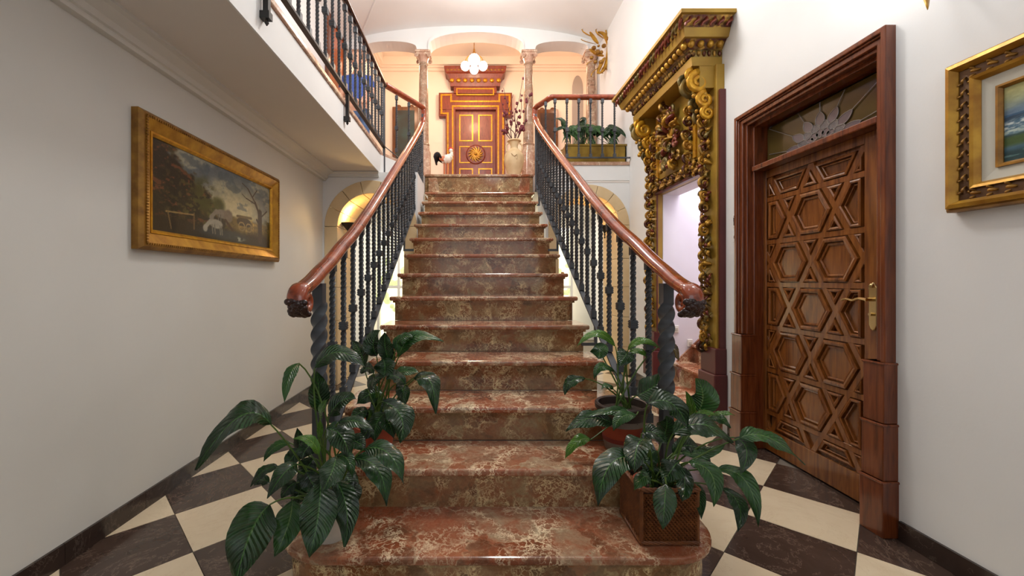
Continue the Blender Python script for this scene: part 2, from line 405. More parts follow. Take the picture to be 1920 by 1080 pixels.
# small dark washroom behind the door
mb = MB()
mb.box((XR+1.3, DY0-0.2, 0), (XR+1.35, DY1+0.2, 2.6)); mb.box((XR+0.16, DY0-0.25, 0), (XR+1.35, DY0-0.2, 2.6)); mb.box((XR+0.16, DY1+0.2, 0), (XR+1.35, DY1+0.24, 2.6)); mb.box((XR+0.16, DY0-0.25, 2.55), (XR+1.35, DY1+0.24, 2.6))
struct(mb.build('wall_washroom', M['plaster']), 'washroom walls behind the wooden door')
struct(MB().box((-2.1, Y0-0.1, 0), (2.05, Y0, 5)).build('wall_front', M['plaster']), 'white wall behind the viewpoint')

def archpoly(x0, x1, z1, cx, r, zs, ztop=None, n=16):
    arc = circ(cx, zs, r, PI, 0, n)
    return [(x0, 0), (cx-r, 0)]+arc+[(cx+r, 0), (x1, 0), (x1, z1), (x0, z1)]
# left arch wall: arch centre -1.097 outer ring .50 inner .35 ; right: 1.374
def archwall(side, x0, x1, yw, cx, r, R, zs, ztop, label, depth=0.62, outer_lim=None):
    o = MB().prism(archpoly(x0, x1, ztop, cx, R-0.004, zs), XZ, yw+0.004, yw+depth).build('wall_'+side, M['plaster'])
    struct(o, label)
    # voussoirs
    nv = 7
    for k in range(nv):
        a0 = PI-PI*k/nv-0.006; a1 = PI-PI*(k+1)/nv+0.006
        poly = circ(cx, zs, r, a0, a1, 4)+circ(cx, zs, R, a1, a0, 4)
        MB().prism(poly, XZ, yw-0.004, yw+depth-0.01).build('arch_stone', M['stone'], o, bevel=0.003, seg=1)
    hts = [0, 0.34, 0.7, 1.06, 1.4, zs]
    for s in (-1, 1):
        for k in range(5):
            MB().box((cx+s*r, yw-0.004, hts[k]+0.002), (cx+s*R, yw+depth-0.01, hts[k+1]-0.002)).build('jamb_stone', M['stone'], o, bevel=0.003, seg=1)
    return o
archwall('back_left', XL, -0.615, YL, -1.12, 0.36, 0.50, 1.72, 2.31, 'white wall under the gallery with a sandstone arch, left of the stairs')
archwall('back_right', 0.86, XR, YR, 1.375, 0.36, 0.485, 1.80, 2.34, 'white wall under the balcony with a sandstone arch, right of the stairs')
# room beyond the arches
mb = MB()
mb.box((-1.8, 7.9, 0), (3.0, 8.0, 2.3))
struct(mb.build('wall_back_lower', M['plaster']), 'far wall of the room below the lobby')
struct(MB().box((-1.9, YL+0.62, 0), (-1.8, 8, 2.3)).build('wall_back_side', M['plaster']), 'left wall of the room beyond the arches')
struct(MB().box((2.3, YR+0.6, 0), (2.4, 8, 2.3)).build('wall_back_side', M['plaster']), 'right wall of the room beyond the arches')

# upper floor slab (gallery, landing, balcony and lobby)
upoly = [(-2.1, Y0), (EDGE, Y0), (EDGE, 4.5), (-0.70, 5.16), (-0.66, 5.24), (-0.66, 5.52), (0.79, 5.52), (0.79, 5.2), (0.92, YR), (XR, YR), (XR, YA+0.12), (2.7, YA+0.12), (2.7, YB+0.1), (-2.1, YB+0.1)]
so = struct(MB().prism(upoly, XY, 2.31, ZF-0.035).build('floor_upper', M['soffit']), 'upper floor slab with the gallery on the left')
struct(MB().prism([(x, y) for x, y in upoly], XY, ZF-0.035, ZF).build('floor_marble', M['marble_pale']), 'marble paving of gallery and lobby')
# white fascia faces
struct(MB().box((EDGE-0.006, Y0, 2.305), (EDGE+0.004, 4.5, ZF-0.036)).build('trim_1', M['plaster']), 'white fascia along the gallery edge')
struct(MB().box((0.92, YR-0.004, 2.335), (XR, YR+0.01, ZF-0.034)).build('trim_2', M['plaster']), 'white fascia under the balcony edge')
def diag(a, b, name, label):
    a, b = Vector(a), Vector(b); d = (b-a).normalized(); n = Vector((d.y, -d.x))*0.006
    struct(MB().prism([(a.x,a.y),(b.x,b.y),(b.x+n.x,b.y+n.y),(a.x+n.x,a.y+n.y)], XY, 2.305, ZF-0.036).build(name, M['plaster']), label)
diag((EDGE, 4.5), (-0.70, 5.16), 'trim_3', 'white fascia of the landing corner left of the stairs')
diag((0.79, 5.2), (0.92, YR), 'trim_4', 'white fascia of the landing corner right of the stairs')
# marble nosing of the edges
mb = MB().box((EDGE-0.06, Y0, ZF-0.03), (EDGE+0.02, 4.5, ZF+0.004))
struct(mb.build('trim_5', M['marble_pale'], bevel=0.006), 'thin marble edging of the gallery floor')
struct(MB().box((0.9, YR-0.02, ZF-0.035), (XR, YR+0.2, ZF+0.006)).build('trim_6', M['marble_pale'], bevel=0.006), 'thin marble edging of the balcony floor')
# cornice under the gallery: along the left wall and the end wall
prof = [(0,0),(0.03,0),(0.034,0.012),(0.034,0.02),(0.045,0.024),(0.052,0.05),(0.09,0.075),(0.11,0.08),(0.11,0.095),(0,0.095)]
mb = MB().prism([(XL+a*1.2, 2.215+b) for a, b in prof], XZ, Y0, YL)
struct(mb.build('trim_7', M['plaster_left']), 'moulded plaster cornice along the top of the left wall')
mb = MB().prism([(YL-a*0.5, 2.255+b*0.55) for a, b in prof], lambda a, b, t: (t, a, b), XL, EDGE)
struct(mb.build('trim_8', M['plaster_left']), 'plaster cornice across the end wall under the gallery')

# gallery wall above, lobby walls
struct(MB().box((XG-0.12, Y0, ZF), (XG, YB, 5.65)).build('wall_gallery', M['plaster']), 'white wall behind the gallery, upstairs')
struct(MB().box((-2.1, YB, ZF), (2.75, YB+0.1, 5.65)).build('wall_lobby', M['plaster_warm_lit']), 'back wall of the lobby, warm peach light')
mb = MB().box((2.6, YA+0.1, ZF), (2.7, YB, 5.65)); mb.box((XR+0.14, YA+0.02, ZF), (2.7, YA+0.12, 5.65))
struct(mb.build('wall_lobby_right', M['plaster_warm_lit']), 'right side wall of the lobby')
struct(MB().box((-2.1, YA+0.12, 5.6), (2.75, YB+0.1, 5.7)).build('ceiling_lobby', M['plaster_warm_lit']), 'lobby ceiling')
mb = MB()
for (z, d, h) in ((5.36, 0.05, 0.05), (5.41, 0.09, 0.03), (5.44, 0.14, 0.16)):
    mb.box((-1.95, YB-d, z), (2.6, YB, z+h)); mb.box((XG, YA+.15, z), (XG+d, YB-d-0.001, z+h))
struct(mb.build('trim_9', M['plaster_warm_lit']), 'cornice round the lobby ceiling')
# shallow arched niche at right of the lobby back wall
mb = MB().prism([(1.98, 3.2)]+circ(2.09, 5.0, 0.11, PI, 0, 12, 0.28)+[(2.20, 3.2)], XZ, YB-0.012, YB-0.004)
n_ = mb.build('trim_10', newmat('grey_niche', srgb(168,162,160), 0.8)[0]); struct(n_, 'tall narrow grey arched niche on the lobby wall')

# vaulted ceiling
def vz(x, cx=-0.045, a=1.91): 
    t = max(-1, min(1, (x-cx)/a)); return 4.62+0.29*math.sqrt(max(0, 1-t*t*0.999))**1.3
mb = MB(); xs = [XG+(XR-XG)*i/32 for i in range(33)]
top = [(x, vz(x)) for x in xs]
mb.prism(top+[(x, z+0.1) for x, z in reversed(top)], XZ, Y0, YA+0.01)
struct(mb.build('ceiling', M['plaster'], smooth=True), 'shallow white vaulted ceiling over the stair hall')
# plaster crease across the vault
pts = []
for i in range(13):
    t = i/12; x = -0.45-1.25*t; y = 3.9+2.2*t; pts.append((x, y, vz(x)-0.004))
mb = MB().tube(pts, 0.012, 6)
struct(mb.build('trim_11', M['plaster'], smooth=True), 'fine raised plaster line crossing the vault')
# arcade wall
cols = [-1.71, -0.765, 0.82, 1.765]
zs = 4.565
out = []
def arch_pts(xa, xb, rise, n=18):
    c = (xa+xb)/2; r = (xb-xa)/2
    return [(c-r*math.cos(PI*i/n), zs+rise*math.sin(PI*i/n)**0.8) for i in range(n+1)]
cw = 0.085
segs = [(cols[0]+cw, cols[1]-cw, 0.10), (cols[1]+cw, cols[2]-cw, 0.235), (cols[2]+cw, cols[3]-cw, 0.10)]
outline = [(XG, zs), (cols[0]+cw-0.001, zs)]
for a, b, r in segs: outline += arch_pts(a, b, r)
outline += [(XR, zs), (XR+0.0, 5.0), (XG, 5.0)]
wa = struct(MB().prism(outline, XZ, YA-0.12, YA+0.12).build('wall_arcade', M['plaster']), 'white arcade wall with three flat arches on marble columns')
struct(MB().box((XG, YA+0.02, 4.98), (XR+0.15, YA+0.12, 5.65)).build('wall_arcade_upper', M['plaster']), 'wall above the arcade')
for a, b, r in segs:          # raised archivolts
    ap = arch_pts(a, b, r); ap2 = [(x+(x-(a+b)/2)*0.0, z+0.055) for x, z in ap]
    mb = MB().prism(ap+list(reversed(ap2)), XZ, YA-0.15, YA-0.121)
    mb.build('archivolt', M['plaster'], wa)

# ---------------------------------------------------------------- marble columns
def column(x, label):
    t = thing('marble_column', label, 'column', (x, YA, ZF), 'marble columns of the arcade')
    mb = MB().prism([(x+0.115*math.cos(PI/8+PI/4*k), YA+0.115*math.sin(PI/8+PI/4*k)) for k in range(8)], XY, ZF, ZF+0.53)
    mb.prism([(x+0.095*math.cos(PI/8+PI/4*k), YA+0.095*math.sin(PI/8+PI/4*k)) for k in range(8)], XY, ZF+0.53, ZF+0.61)
    mb.build('pedestal', M['marble_pale'], t, bevel=0.01)
    MB().lathe([(0.085,0.61),(0.092,0.635),(0.075,0.66),(0.078,0.7),(0.075,1.1),(0.068,1.5),(0.061,1.83),(0.07,1.84),(0.07,1.86)], (x,YA,ZF), 20).build('shaft', M['marble_column'], t, True)
    c = MB().lathe([(0.064,1.86),(0.07,1.9),(0.085,1.93),(0.1,1.95)], (x,YA,ZF), 16)
    c.box((x-0.115, YA-0.115, ZF+1.985), (x+0.115, YA+0.115, zs))
    c.box((x-0.1, YA-0.1, ZF+1.95), (x+0.1, YA+0.1, ZF+1.99))
    cp = c.build('capital', M['marble_pale'], t, bevel=0.004)
    for sx in (-1, 1):
        for sy in (-1, 1):
            pts = [(x+sx*(0.088+0.03*(1-i/16)*math.cos(-i*0.6+1.2)), YA+sy*0.10, ZF+1.94+0.03*(1-i/16)*math.sin(-i*0.6+1.2)) for i in range(17)]
            MB().tube(pts, 0.010, 6, (0,1,0)).build('volute', M['marble_pale'], cp, True)
column(cols[1], 'marble column just left of the carved door, behind the rooster')
column(cols[2], 'marble column right of the carved door, behind the beige vase')
column(cols[3], 'marble column against the right wall, behind the balcony plants')
column(cols[0], 'far left marble column, hidden behind the gallery balusters')

# ---------------------------------------------------------------- staircase
R_, T_, U_ = 0.17, 0.296, 3.8
st = thing('staircase', 'broad straight flight of polished red-brown marble steps up to the landing', 'stairs', (0.07, (U_+1)*T_, 0))
XA, XB = -0.60, 0.735
def noseline(y): return (y/T_-U_)*R_
def rounded(x0, x1, y0, y1, r, n=10):
    return circ(x0+r, y0+r, r, PI, 1.5*PI, n)+circ(x1-r, y0+r, r, 1.5*PI, 2*PI, n)+[(x1, y1), (x0, y1)]
for k in range(1, 14):
    y = (U_+k)*T_; z = k*R_
    x0, x1 = XA, XB; back = y+T_+0.03
    if k == 1: x0, x1 = -0.74, 0.915
    if k == 2: x0, x1 = -0.74, 0.90
    if k == 3: x0, x1 = -0.66, 0.80
    if k == 13: back = 5.56
    if k <= 2:
        r = 0.22 if k == 1 else 0.12
        yb = back+(0.12 if k == 1 else 0.0)
        MB().prism(rounded(x0, x1, y, yb, r), XY, z-0.03, z).build('tread', M['marble'], st, bevel=0.011, seg=3)
        mb = MB().prism(rounded(x0+0.03, x1-0.03, y+0.03, yb, r-0.03), XY, z-R_+(0 if k == 1 else 0.0), z-0.03)
        mb.prism(rounded(x0+0.018, x1-0.018, y+0.018, yb, r-0.018), XY, z-0.044, z-0.03)
        mb.build('riser', M['marble_riser'], st)
    else:
        MB().box((x0, y, z-0.03), (x1, back, z)).build('tread', M['marble'], st, bevel=0.011, seg=3)
        mb = MB().box((x0+0.035, y+0.03, z-R_), (x1-0.035, y+0.055, z-0.03))
        mb.box((x0+0.022, y+0.016, z-0.044), (x1-0.022, y+0.05, z-0.03))
        mb.build('riser', M['marble_riser'], st)
MB().box((-0.655, 5.495, 2.21), (0.785, 5.519, ZF-0.03)).build('riser', M['marble_riser'], st)
MB().box((-0.655, 5.47, ZF-0.03), (0.785, 5.70, ZF+0.006)).build('tread', M['marble'], st, bevel=0.01, seg=3)
for s in (-1, 1):
    xc = 0.065+s*0.665
    MB().prism([(xc, 2.21), (xc-s*0.16, 2.21), (xc-s*0.11, 2.49), (xc, 2.49)], XZ, 5.40, 5.52).build('skirting', M['marble'], st, bevel=0.004)
# sloping underside
nl = lambda y, d: (y, noseline(y)-d)
mb = MB().prism([(2.1, 0.02), (2.45, 0.02), nl(5.0, 0.40), (5.45, 2.0), (5.45, 2.175), (5.08, 2.175), nl(5.08, 0.22), nl(2.1, 0.2)], YZ, XA+0.06, XB-0.06)
mb.build('underside', M['plaster'], st)

# ---------------------------------------------------------------- railings
def twist_bar(L, a=0.0075, n=120, turns=13, plain0=0.04, plain1=0.05):
    mb = MB(); vs = []; fs = []
    zz = [0, plain0]+[plain0+(L-plain0-plain1)*i/n for i in range(1, n)]+[L-plain1, L]
    for z in zz:
        t = min(1, max(0, (z-plain0)/(L-plain0-plain1)))*2*PI*turns/4*2
        k = 1.15 if 0 < t < 2*PI*turns/2 else 1.0
        for q in range(4):
            vs.append((a*1.3*k*math.cos(t+q*PI/2+PI/4), a*1.3*k*math.sin(t+q*PI/2+PI/4), z))
    for i in range(len(zz)-1):
        for q in range(4): fs.append((i*4+q, i*4+(q+1) % 4, (i+1)*4+(q+1) % 4, (i+1)*4+q))
    fs.append((3,2,1,0)); fs.append(tuple((len(zz)-1)*4+q for q in range(4)))
    mb.add(vs, fs); return mb
def proto(mb, name, mat, smooth=False):
    o = mb.build(name, mat, smooth=smooth); me = o.data; bpy.data.objects.remove(o); return me
bal_me = proto(twist_bar(0.78, 0.0098), 'baluster', M['iron'])
bal_s_me = proto(twist_bar(0.66, 0.0082, 100, 11), 'baluster', M['iron'])
cm = MB().box((-0.017,-0.017,-0.021), (0.017,0.017,0.021))
for dz in (-0.012, 0, 0.012): cm.box((-0.0195,-0.0195,dz-0.003), (0.0195,0.0195,dz+0.003))
collar_me = proto(cm, 'collar', M['iron'])
foot_me = proto(MB().box((-0.016,-0.016,-0.02), (0.016,0.016,0.024)), 'shoe', M['iron'])
def baluster(p, parent, me, L, mid=0.36):
    b = link(me, 'baluster', parent, loc=p)
    for nm, m_, z in (('collar', collar_me, L*mid), ('shoe', foot_me, 0.02), ('shoe', foot_me, L-0.035)):
        link(m_, nm, b, loc=(0, 0, z))
    return b
def ellipse(a, b, n=12): return [(a*math.cos(2*PI*k/n), b*math.sin(2*PI*k/n)) for k in range(n)]
railprof = [(0.034*math.copysign(abs(math.cos(t))**0.8, math.cos(t)), 0.026*math.copysign(abs(math.sin(t))**0.8, math.sin(t))) for t in (2*PI*k/16 for k in range(16))]
ZR = 3.31
def stair_rail(s):
    x = 0.775 if s > 0 else -0.65
    side = 'right' if s > 0 else 'left'
    xn = 0.828 if s > 0 else -0.668
    t = thing('stair_railing', ('right' if s > 0 else 'left')+' stair railing with twisted iron balusters and curling polished wooden handrail', 'railing', (xn, 1.77, 0.34))
    lift = 0.118 if s > 0 else 0.092
    rz = lambda y: lift+0.574*y+0.045*max(0, (2.3-y)/0.5)*(s < 0)+0.02*max(0, (2.3-y)/0.5)*(s > 0)+0.03*max(0, (y-4.2)/0.9)
    YT = 5.12
    fl_ = lambda y: x+(xn-x)*min(1, max(0, (2.45-y)/0.62))**1.3
    pts = [(xn, 1.60, 1.100), (xn, 1.69, 1.130), (xn, 1.79, 1.174)]
    for y in (1.9, 2.05, 2.25, 2.6, 3.2, 3.8, 4.4, 4.9): pts.append((fl_(y), y, rz(y)+(0.004 if y < 2 else 0.012)))
    pts += [(x, YT-0.06, rz(YT)-0.01), (x, YT+0.02, rz(YT)+0.05), (x-s*0.01, YT+0.07, ZR-0.1), (x-s*0.01, YT+0.06, ZR-0.03)]
    if s > 0:
        pts += [(x, YT+0.03, ZR), (0.86, 4.98, ZR), (0.91, YR-0.04, ZR), (0.97, YR-0.05, ZR), (1.2, YR-0.05, ZR), (XR-0.01, YR-0.05, ZR)]
    else:
        pts += [(x, YT+0.03, ZR), (-0.75, 4.98, ZR), (-0.9, 4.72, ZR), (-0.985, 4.57, ZR)]
    mb = MB().sweep(smoothpath(pts, 4), railprof, (0, 0, 1))
    mb.build('handrail', M['rail_wood'], t, True)
    # scroll: a volute curling down and back
    cy, cz = 1.598, 1.052
    vs = []; fs = []; m_ = len(railprof); nn_ = 40
    for i in range(nn_+1):
        a = PI/2-0.15+i*0.235; rr = 0.047*(1-0.84*i/nn_)+0.003; k = 1.2-0.7*i/nn_
        c_ = Vector((xn+s*0.004, cy+rr*math.cos(a)*1.0, cz+rr*math.sin(a)))
        N_ = Vector((0, math.cos(a), math.sin(a)))
        for u_, v_ in railprof: vs.append(c_+Vector((u_*(1.12-0.2*i/nn_), 0, 0))+N_*v_*k*0.8)
    for i in range(nn_):
        for q in range(m_): fs.append((i*m_+q, i*m_+(q+1) % m_, (i+1)*m_+(q+1) % m_, (i+1)*m_+q))
    fs.append(tuple(range(m_-1,-1,-1))); fs.append(tuple(nn_*m_+q for q in range(m_)))
    MB().add(vs, fs).build('scroll', M['rail_wood'], t, True)
    mb = MB()
    rnd = random.Random(3)
    for i in range(70):      # carved dark acanthus on the front of the scroll
        a = PI*0.98+i*0.024; u = rnd.uniform(-1, 1)
        mb.ball((xn+u*0.030, cy+0.058*math.cos(a), cz+0.052*math.sin(a)), rnd.uniform(0.008, 0.012), 8, 5, (1.5, 1, 1.2))
    mb.build('carved_acanthus', M['carved_dark'], t, True)
    # newel post
    mb = MB(); vs = []; fs = []; zz = [0.34, 0.60]+[0.60+0.44*i/70 for i in range(1, 71)]+[1.12]
    for i, z in enumerate(zz):
        tt = max(0, min(1, (z-0.60)/0.44))*PI*2.0*1.75; k = 1.0+0.10*(0 < tt < PI*3.49)
        for q in range(8):
            rr = (0.0315 if q % 2 else 0.0232)*k
            vs.append((xn+rr*math.cos(tt+q*PI/4), 1.77+rr*math.sin(tt+q*PI/4), z))
    for i in range(len(zz)-1):
        for q in range(8): fs.append((i*8+q, i*8+(q+1) % 8, (i+1)*8+(q+1) % 8, (i+1)*8+q))
    fs.append(tuple(range(7,-1,-1))); fs.append(tuple((len(zz)-1)*8+q for q in range(8)))
    mb.add(vs, fs); mb.build('newel_post', M['iron'], t, True)
    # bottom bar following the nosings
    y0, y1 = 1.79, YT
    mb = MB().prism([(y0, noseline(y0)+0.01), (y1, noseline(y1)+0.01), (y1, noseline(y1)-0.004), (y0, noseline(y0)-0.004)], YZ, x-0.018, x+0.018)
    mb.build('bottom_bar', M['iron'], t)
    for y in (2.62, 3.82, 4.9):   # brackets to the flight
        MB().box((x-0.008, y-0.012, noseline(y)-0.14), (x+0.008, y+0.012, noseline(y))).box((min(x, x-s*0.09), y-0.01, noseline(y)-0.14), (max(x, x-s*0.09), y+0.01, noseline(y)-0.12)).build('bracket', M['iron'], t)
    y = 1.925
    while y < YT+0.01:
        xx = fl_(y)
        baluster((xx, y, noseline(y)+0.01), t, bal_me, 0.78, 0.47).scale = (1, 1, (rz(y)-noseline(y)-0.012)/0.78); y += 0.148
    MB().box((x-0.011, YT+0.035, 2.25), (x+0.011, YT+0.055, ZR-0.08)).build('end_post', M['iron'], t)
    if s > 0:
        MB().box((0.80, YR-0.062, ZF+0.035), (XR-0.01, YR-0.038, ZF+0.05)).build('balcony_bar', M['iron'], t)
        xs = [0.862, 0.958, 1.10, 1.24, 1.38, 1.52, 1.665]
        for i, xx in enumerate(xs):
            baluster((xx, YR-0.05+(0.08 if i == 0 else 0), ZF+0.04), t, bal_s_me, 0.66, 0.47).scale = (1, 1, 0.71/0.66)
    else:
        MB().tube([(-1.0, 4.56, ZF+0.08), (-0.67, 5.14, ZF-0.10)], 0.006, 6).build('landing_bar', M['iron'], t)
        for px_, f_ in ((743, 0.28), (765, 0.62)):
            xx = -0.985+0.33*f_; yy = 4.57+0.55*f_
            baluster((xx, yy, ZR-0.70), t, bal_s_me, 0.66, 0.42)
stair_rail(-1); stair_rail(1)
# gallery railing
t = thing('gallery_railing', 'upstairs gallery railing of twisted iron balusters above the white fascia', 'railing', (-1.0, 1.4, ZF))
MB().sweep([(-1.0, 0.9, ZR), (-1.0, 4.5, ZR), (-0.995, 4.56, ZR-0.01)], [(a*0.8, b*0.8) for a, b in railprof]).build('handrail', M['carved_dark'], t, True)
MB().box((-1.017, 0.9, ZF+0.055), (-0.983, 4.55, ZF+0.07)).build('bottom_bar', M['black_iron'], t)
y = 1.22
while y < 4.5:
    baluster((-1.0, y, ZF+0.065), t, bal_s_me, 0.66, 0.5); y += 0.14
MB().box((-1.012, 4.545, 2.30), (-0.988, 4.569, ZR)).lathe([(0.006,-0.03),(0.018,-0.015),(0.014,0.0),(0.02,0.01)], (-1.0,4.557,2.30), 8).build('corner_post', M['iron'], t)
for y in (1.98, 3.24):
    mb = MB().box((-1.013, y-0.013, ZF-0.13), (-0.987, y+0.013, ZF+0.06)).box((-1.03, y-0.018, ZF-0.16), (-0.98, y+0.018, ZF-0.125))
    mb.lathe([(0.002,-0.03),(0.011,-0.015),(0.006,0.0)], (-1.0, y, ZF-0.16), 8)
    mb.build('bracket', M['black_iron'], t)
# ---------------------------------------------------------------- wooden door with star pattern
d = SE('door_1', 'reddish-brown wooden door with carved hexagon star pattern, stained-glass fanlight and brass lever handle', (XR, (DY0+DY1)/2, 0))
FX = 1.955       # face of the straps
OY0, OY1, OZ = 1.810, 2.865, 2.262      # outer architrave
# architrave: stepped moulding swept as boxes
def archi(name, off, w0, w1, x0, x1, z_low):
    """frame between inset w0 and w1 from the outer outline"""
    a0, a1, top = OY0+w0, OY1-w0, OZ-w0; b0, b1, tp = OY0+w1, OY1-w1, OZ-w1
    poly = [(a0, z_low), (b0, z_low), (b0, tp), (b1, tp), (b1, z_low), (a1, z_low), (a1, top), (a0, top)]
    return MB().prism(poly, YZ, x0, x1).build(name, M['wood_frame'], d, bevel=0.004)
archi('architrave', 0, 0.0, 0.024, 1.812, 1.862, 0.0)
archi('architrave', 0, 0.024, 0.034, 1.822, 1.862, 0.0)
archi('architrave', 0, 0.034, 0.060, 1.832, 1.90, 0.0)
archi('architrave', 0, 0.060, 0.080, 1.850, 1.93, 0.0)
archi('door_frame', 0, 0.075, 0.098, 1.885, 1.99, 0.0)
# stepped plinths
def plinth(y0, y1, tops, widen):
    for i, (z0, z1) in enumerate(tops):
        e = widen*i
        MB().box((1.80-0.006*i, y0-e*0.3, z0), (1.90, y1+e*0.3, z1)).build('plinth_block', M['wood_frame'], d, bevel=0.004)
        MB().box((1.794-0.006*i, y0-0.004-e*0.3, z1-0.012), (1.90, y1+0.004+e*0.3, z1)).build('plinth_cap', M['wood_frame'], d, bevel=0.005)
plinth(OY0-0.006, OY0+0.092, [(0.50, 0.77), (0.25, 0.50), (0.0, 0.25)], 0.01)
plinth(OY1-0.10, OY1+0.006, [(0.50, 0.77), (0.25, 0.50), (0.0, 0.25)], 0.01)
# fanlight
MB().box((1.87, DY0+0.02, 1.865), (1.985, DY1-0.02, 1.90)).build('transom_bar', M['wood_frame'], d, bevel=0.006)
fan = MB().box((1.972, DY0+0.03, 1.90), (1.978, DY1-0.03, 2.15)).build('fanlight_glass', M['olive_glass'], d)
fy, fz = 2.335, 1.905
def fp(y, z, x): return (x, fy+y, fz+z)
def lead(pts, r=0.0022): MB().tube([fp(y, z, 1.966) for y, z in pts], r, 6, (1,0,0)).build('lead_came', M['lead'], fan, True)
def petal(a, r0, r1, w, mat, seed=0, lead_=True):
    # pointed oval between radii r0 and r1 along angle a (elliptical fan wider than high)
    ux, uz = math.cos(a), math.sin(a)
    ky = 1.35
    pts = []
    n = 10
    for sgn in (1, -1):
        rng = range(n+1) if sgn == 1 else range(n-1, 0, -1)
        for i in rng:
            t = i/n; r = r0+(r1-r0)*t; wv = sgn*w*math.sin(PI*t**0.85)**0.8 if 0 < t < 1 else 0
            pts.append(((r*ux-wv*uz)*ky, r*uz+wv*ux))
    pts = [(y, max(0.001, z)) for y, z in pts]
    MB().prism(pts, YZ, 1.9665, 1.971).build('glass_petal', M[mat], fan).location = (0, fy, fz)
    if lead_: lead(pts+[pts[0]])
MB().prism(circ(0, 0, 0.062, 0, PI, 14, 0.042), YZ, 1.9665, 1.971).build('glass_dome', M['dark_glass'], fan).location = (0, fy, fz)
lead(circ(0, 0, 0.062, 0, PI, 14, 0.042))
for k in range(7): petal(PI*(k+0.5)/7, 0.044, 0.088, 0.022, 'smooth_glass')
for k in range(8): petal(PI*(k)/7 if k < 8 else 0, 0.078, 0.130, 0.024, 'grey_glass')
for k in range(7):
    a = PI*(k+0.5)/7; petal(a, 0.104, 0.190, 0.023, 'smooth_glass')
    r1 = 0.190; c, s_ = math.cos(a)*1.35, math.sin(a)
    rr = min(0.40/abs(c) if abs(c) > 1e-6 else 9, 0.243/s_ if s_ > 1e-6 else 9)
    if rr > r1: lead([(r1*c, r1*s_), (rr*c, rr*s_)])
# leaf
MB().box((FX+0.016, DY0+0.07, 0.012), (FX+0.035, DY1-0.07, 1.865)).build('door_leaf', M['wood_deep'], d)
PYa, PYb, PZa, PZb = 2.052, 2.742, 0.15, 1.815
for (a, b, z0, z1) in ((DY0+0.012, PYa, 0.01, 1.865), (PYb, DY1-0.02, 0.01, 1.865)):
    MB().box((FX-0.006, a, z0), (FX+0.03, b, z1)).build('stile', M['wood_door'], d, bevel=0.003)
for (z0, z1) in ((0.01, PZa), (PZb, 1.865)):
    MB().box((FX-0.006, PYa, z0), (FX+0.03, PYb, z1)).build('rail', M['wood_door'], d, bevel=0.003)
yc, zc, la = (PYa+PYb)/2-0.01, 0.965, 0.325
q = la*math.sqrt(3)/4
lines = []   # (n, c)
for ang in (90, 30, 150):
    n = Vector((math.cos(math.radians(ang)), math.sin(math.radians(ang))))
    for k in range(-9, 10):
        lines.append((n, n.dot(Vector((yc, zc)))+q*(2*k+1)))
def split(poly, n, c):
    A, B = [], []
    for i in range(len(poly)):
        p, r = poly[i], poly[(i+1) % len(poly)]; dp, dr = n.dot(p)-c, n.dot(r)-c
        if dp >= 0: A.append(p)
        if dp <= 0: B.append(p)
        if (dp > 0 and dr < 0) or (dp < 0 and dr > 0):
            x = p+(r-p)*(dp/(dp-dr)); A.append(x); B.append(x)
    return [x for x in (A, B) if len(x) >= 3]
def areaof(p): return abs(sum(p[i].x*p[(i+1) % len(p)].y-p[(i+1) % len(p)].x*p[i].y for i in range(len(p))))/2
cells = [[Vector((PYa, PZa)), Vector((PYb, PZa)), Vector((PYb, PZb)), Vector((PYa, PZb))]]
for n, c in lines:
    cells = [y for x in cells for y in split(x, n, c)]
cells = [c for c in cells if areaof(c) > 0.0006]
def inset(poly, dd):
    c = sum(poly, Vector((0, 0)))/len(poly); out = list(poly)
    m = len(poly); ps = [v.copy() for v in poly]
    for i in range(m):
        a, b = poly[i], poly[(i+1) % m]; e = (b-a)
        if e.length < 1e-5: continue
        n = Vector((-e.y, e.x)).normalized()
        if n.dot(c-a) < 0: n = -n
        cc = n.dot(a)+dd; r = []
        for j in range(len(ps)):
            p, qn = ps[j], ps[(j+1) % len(ps)]; dp, dq = n.dot(p)-cc, n.dot(qn)-cc
            if dp >= 0: r.append(p)
            if (dp > 0 and dq < 0) or (dp < 0 and dq > 0): r.append(p+(qn-p)*(dp/(dp-dq)))
        ps = r
        if len(ps) < 3: return None
    return ps
def ringmesh(poly, a, b, x0, x1):
    """moulding: closed ring between insets a and b, from depth x0 (front) back to x1"""
    P, Q = inset(poly, a), inset(poly, b)
    if not P or not Q or len(P) != len(Q): return None
    n = len(P); mid = [(p+q_)/2 for p, q_ in zip(P, Q)]
    vs = [(x1, p.x, p.y) for p in P]+[(x0+0.003, p.x, p.y) for p in P]+[(x0, m.x, m.y) for m in mid]+[(x0+0.003, q_.x, q_.y) for q_ in Q]+[(x1, q_.x, q_.y) for q_ in Q]
    fs = [(r*n+k, r*n+(k+1) % n, (r+1)*n+(k+1) % n, (r+1)*n+k) for r in range(4) for k in range(n)]
    return MB().add(vs, fs)
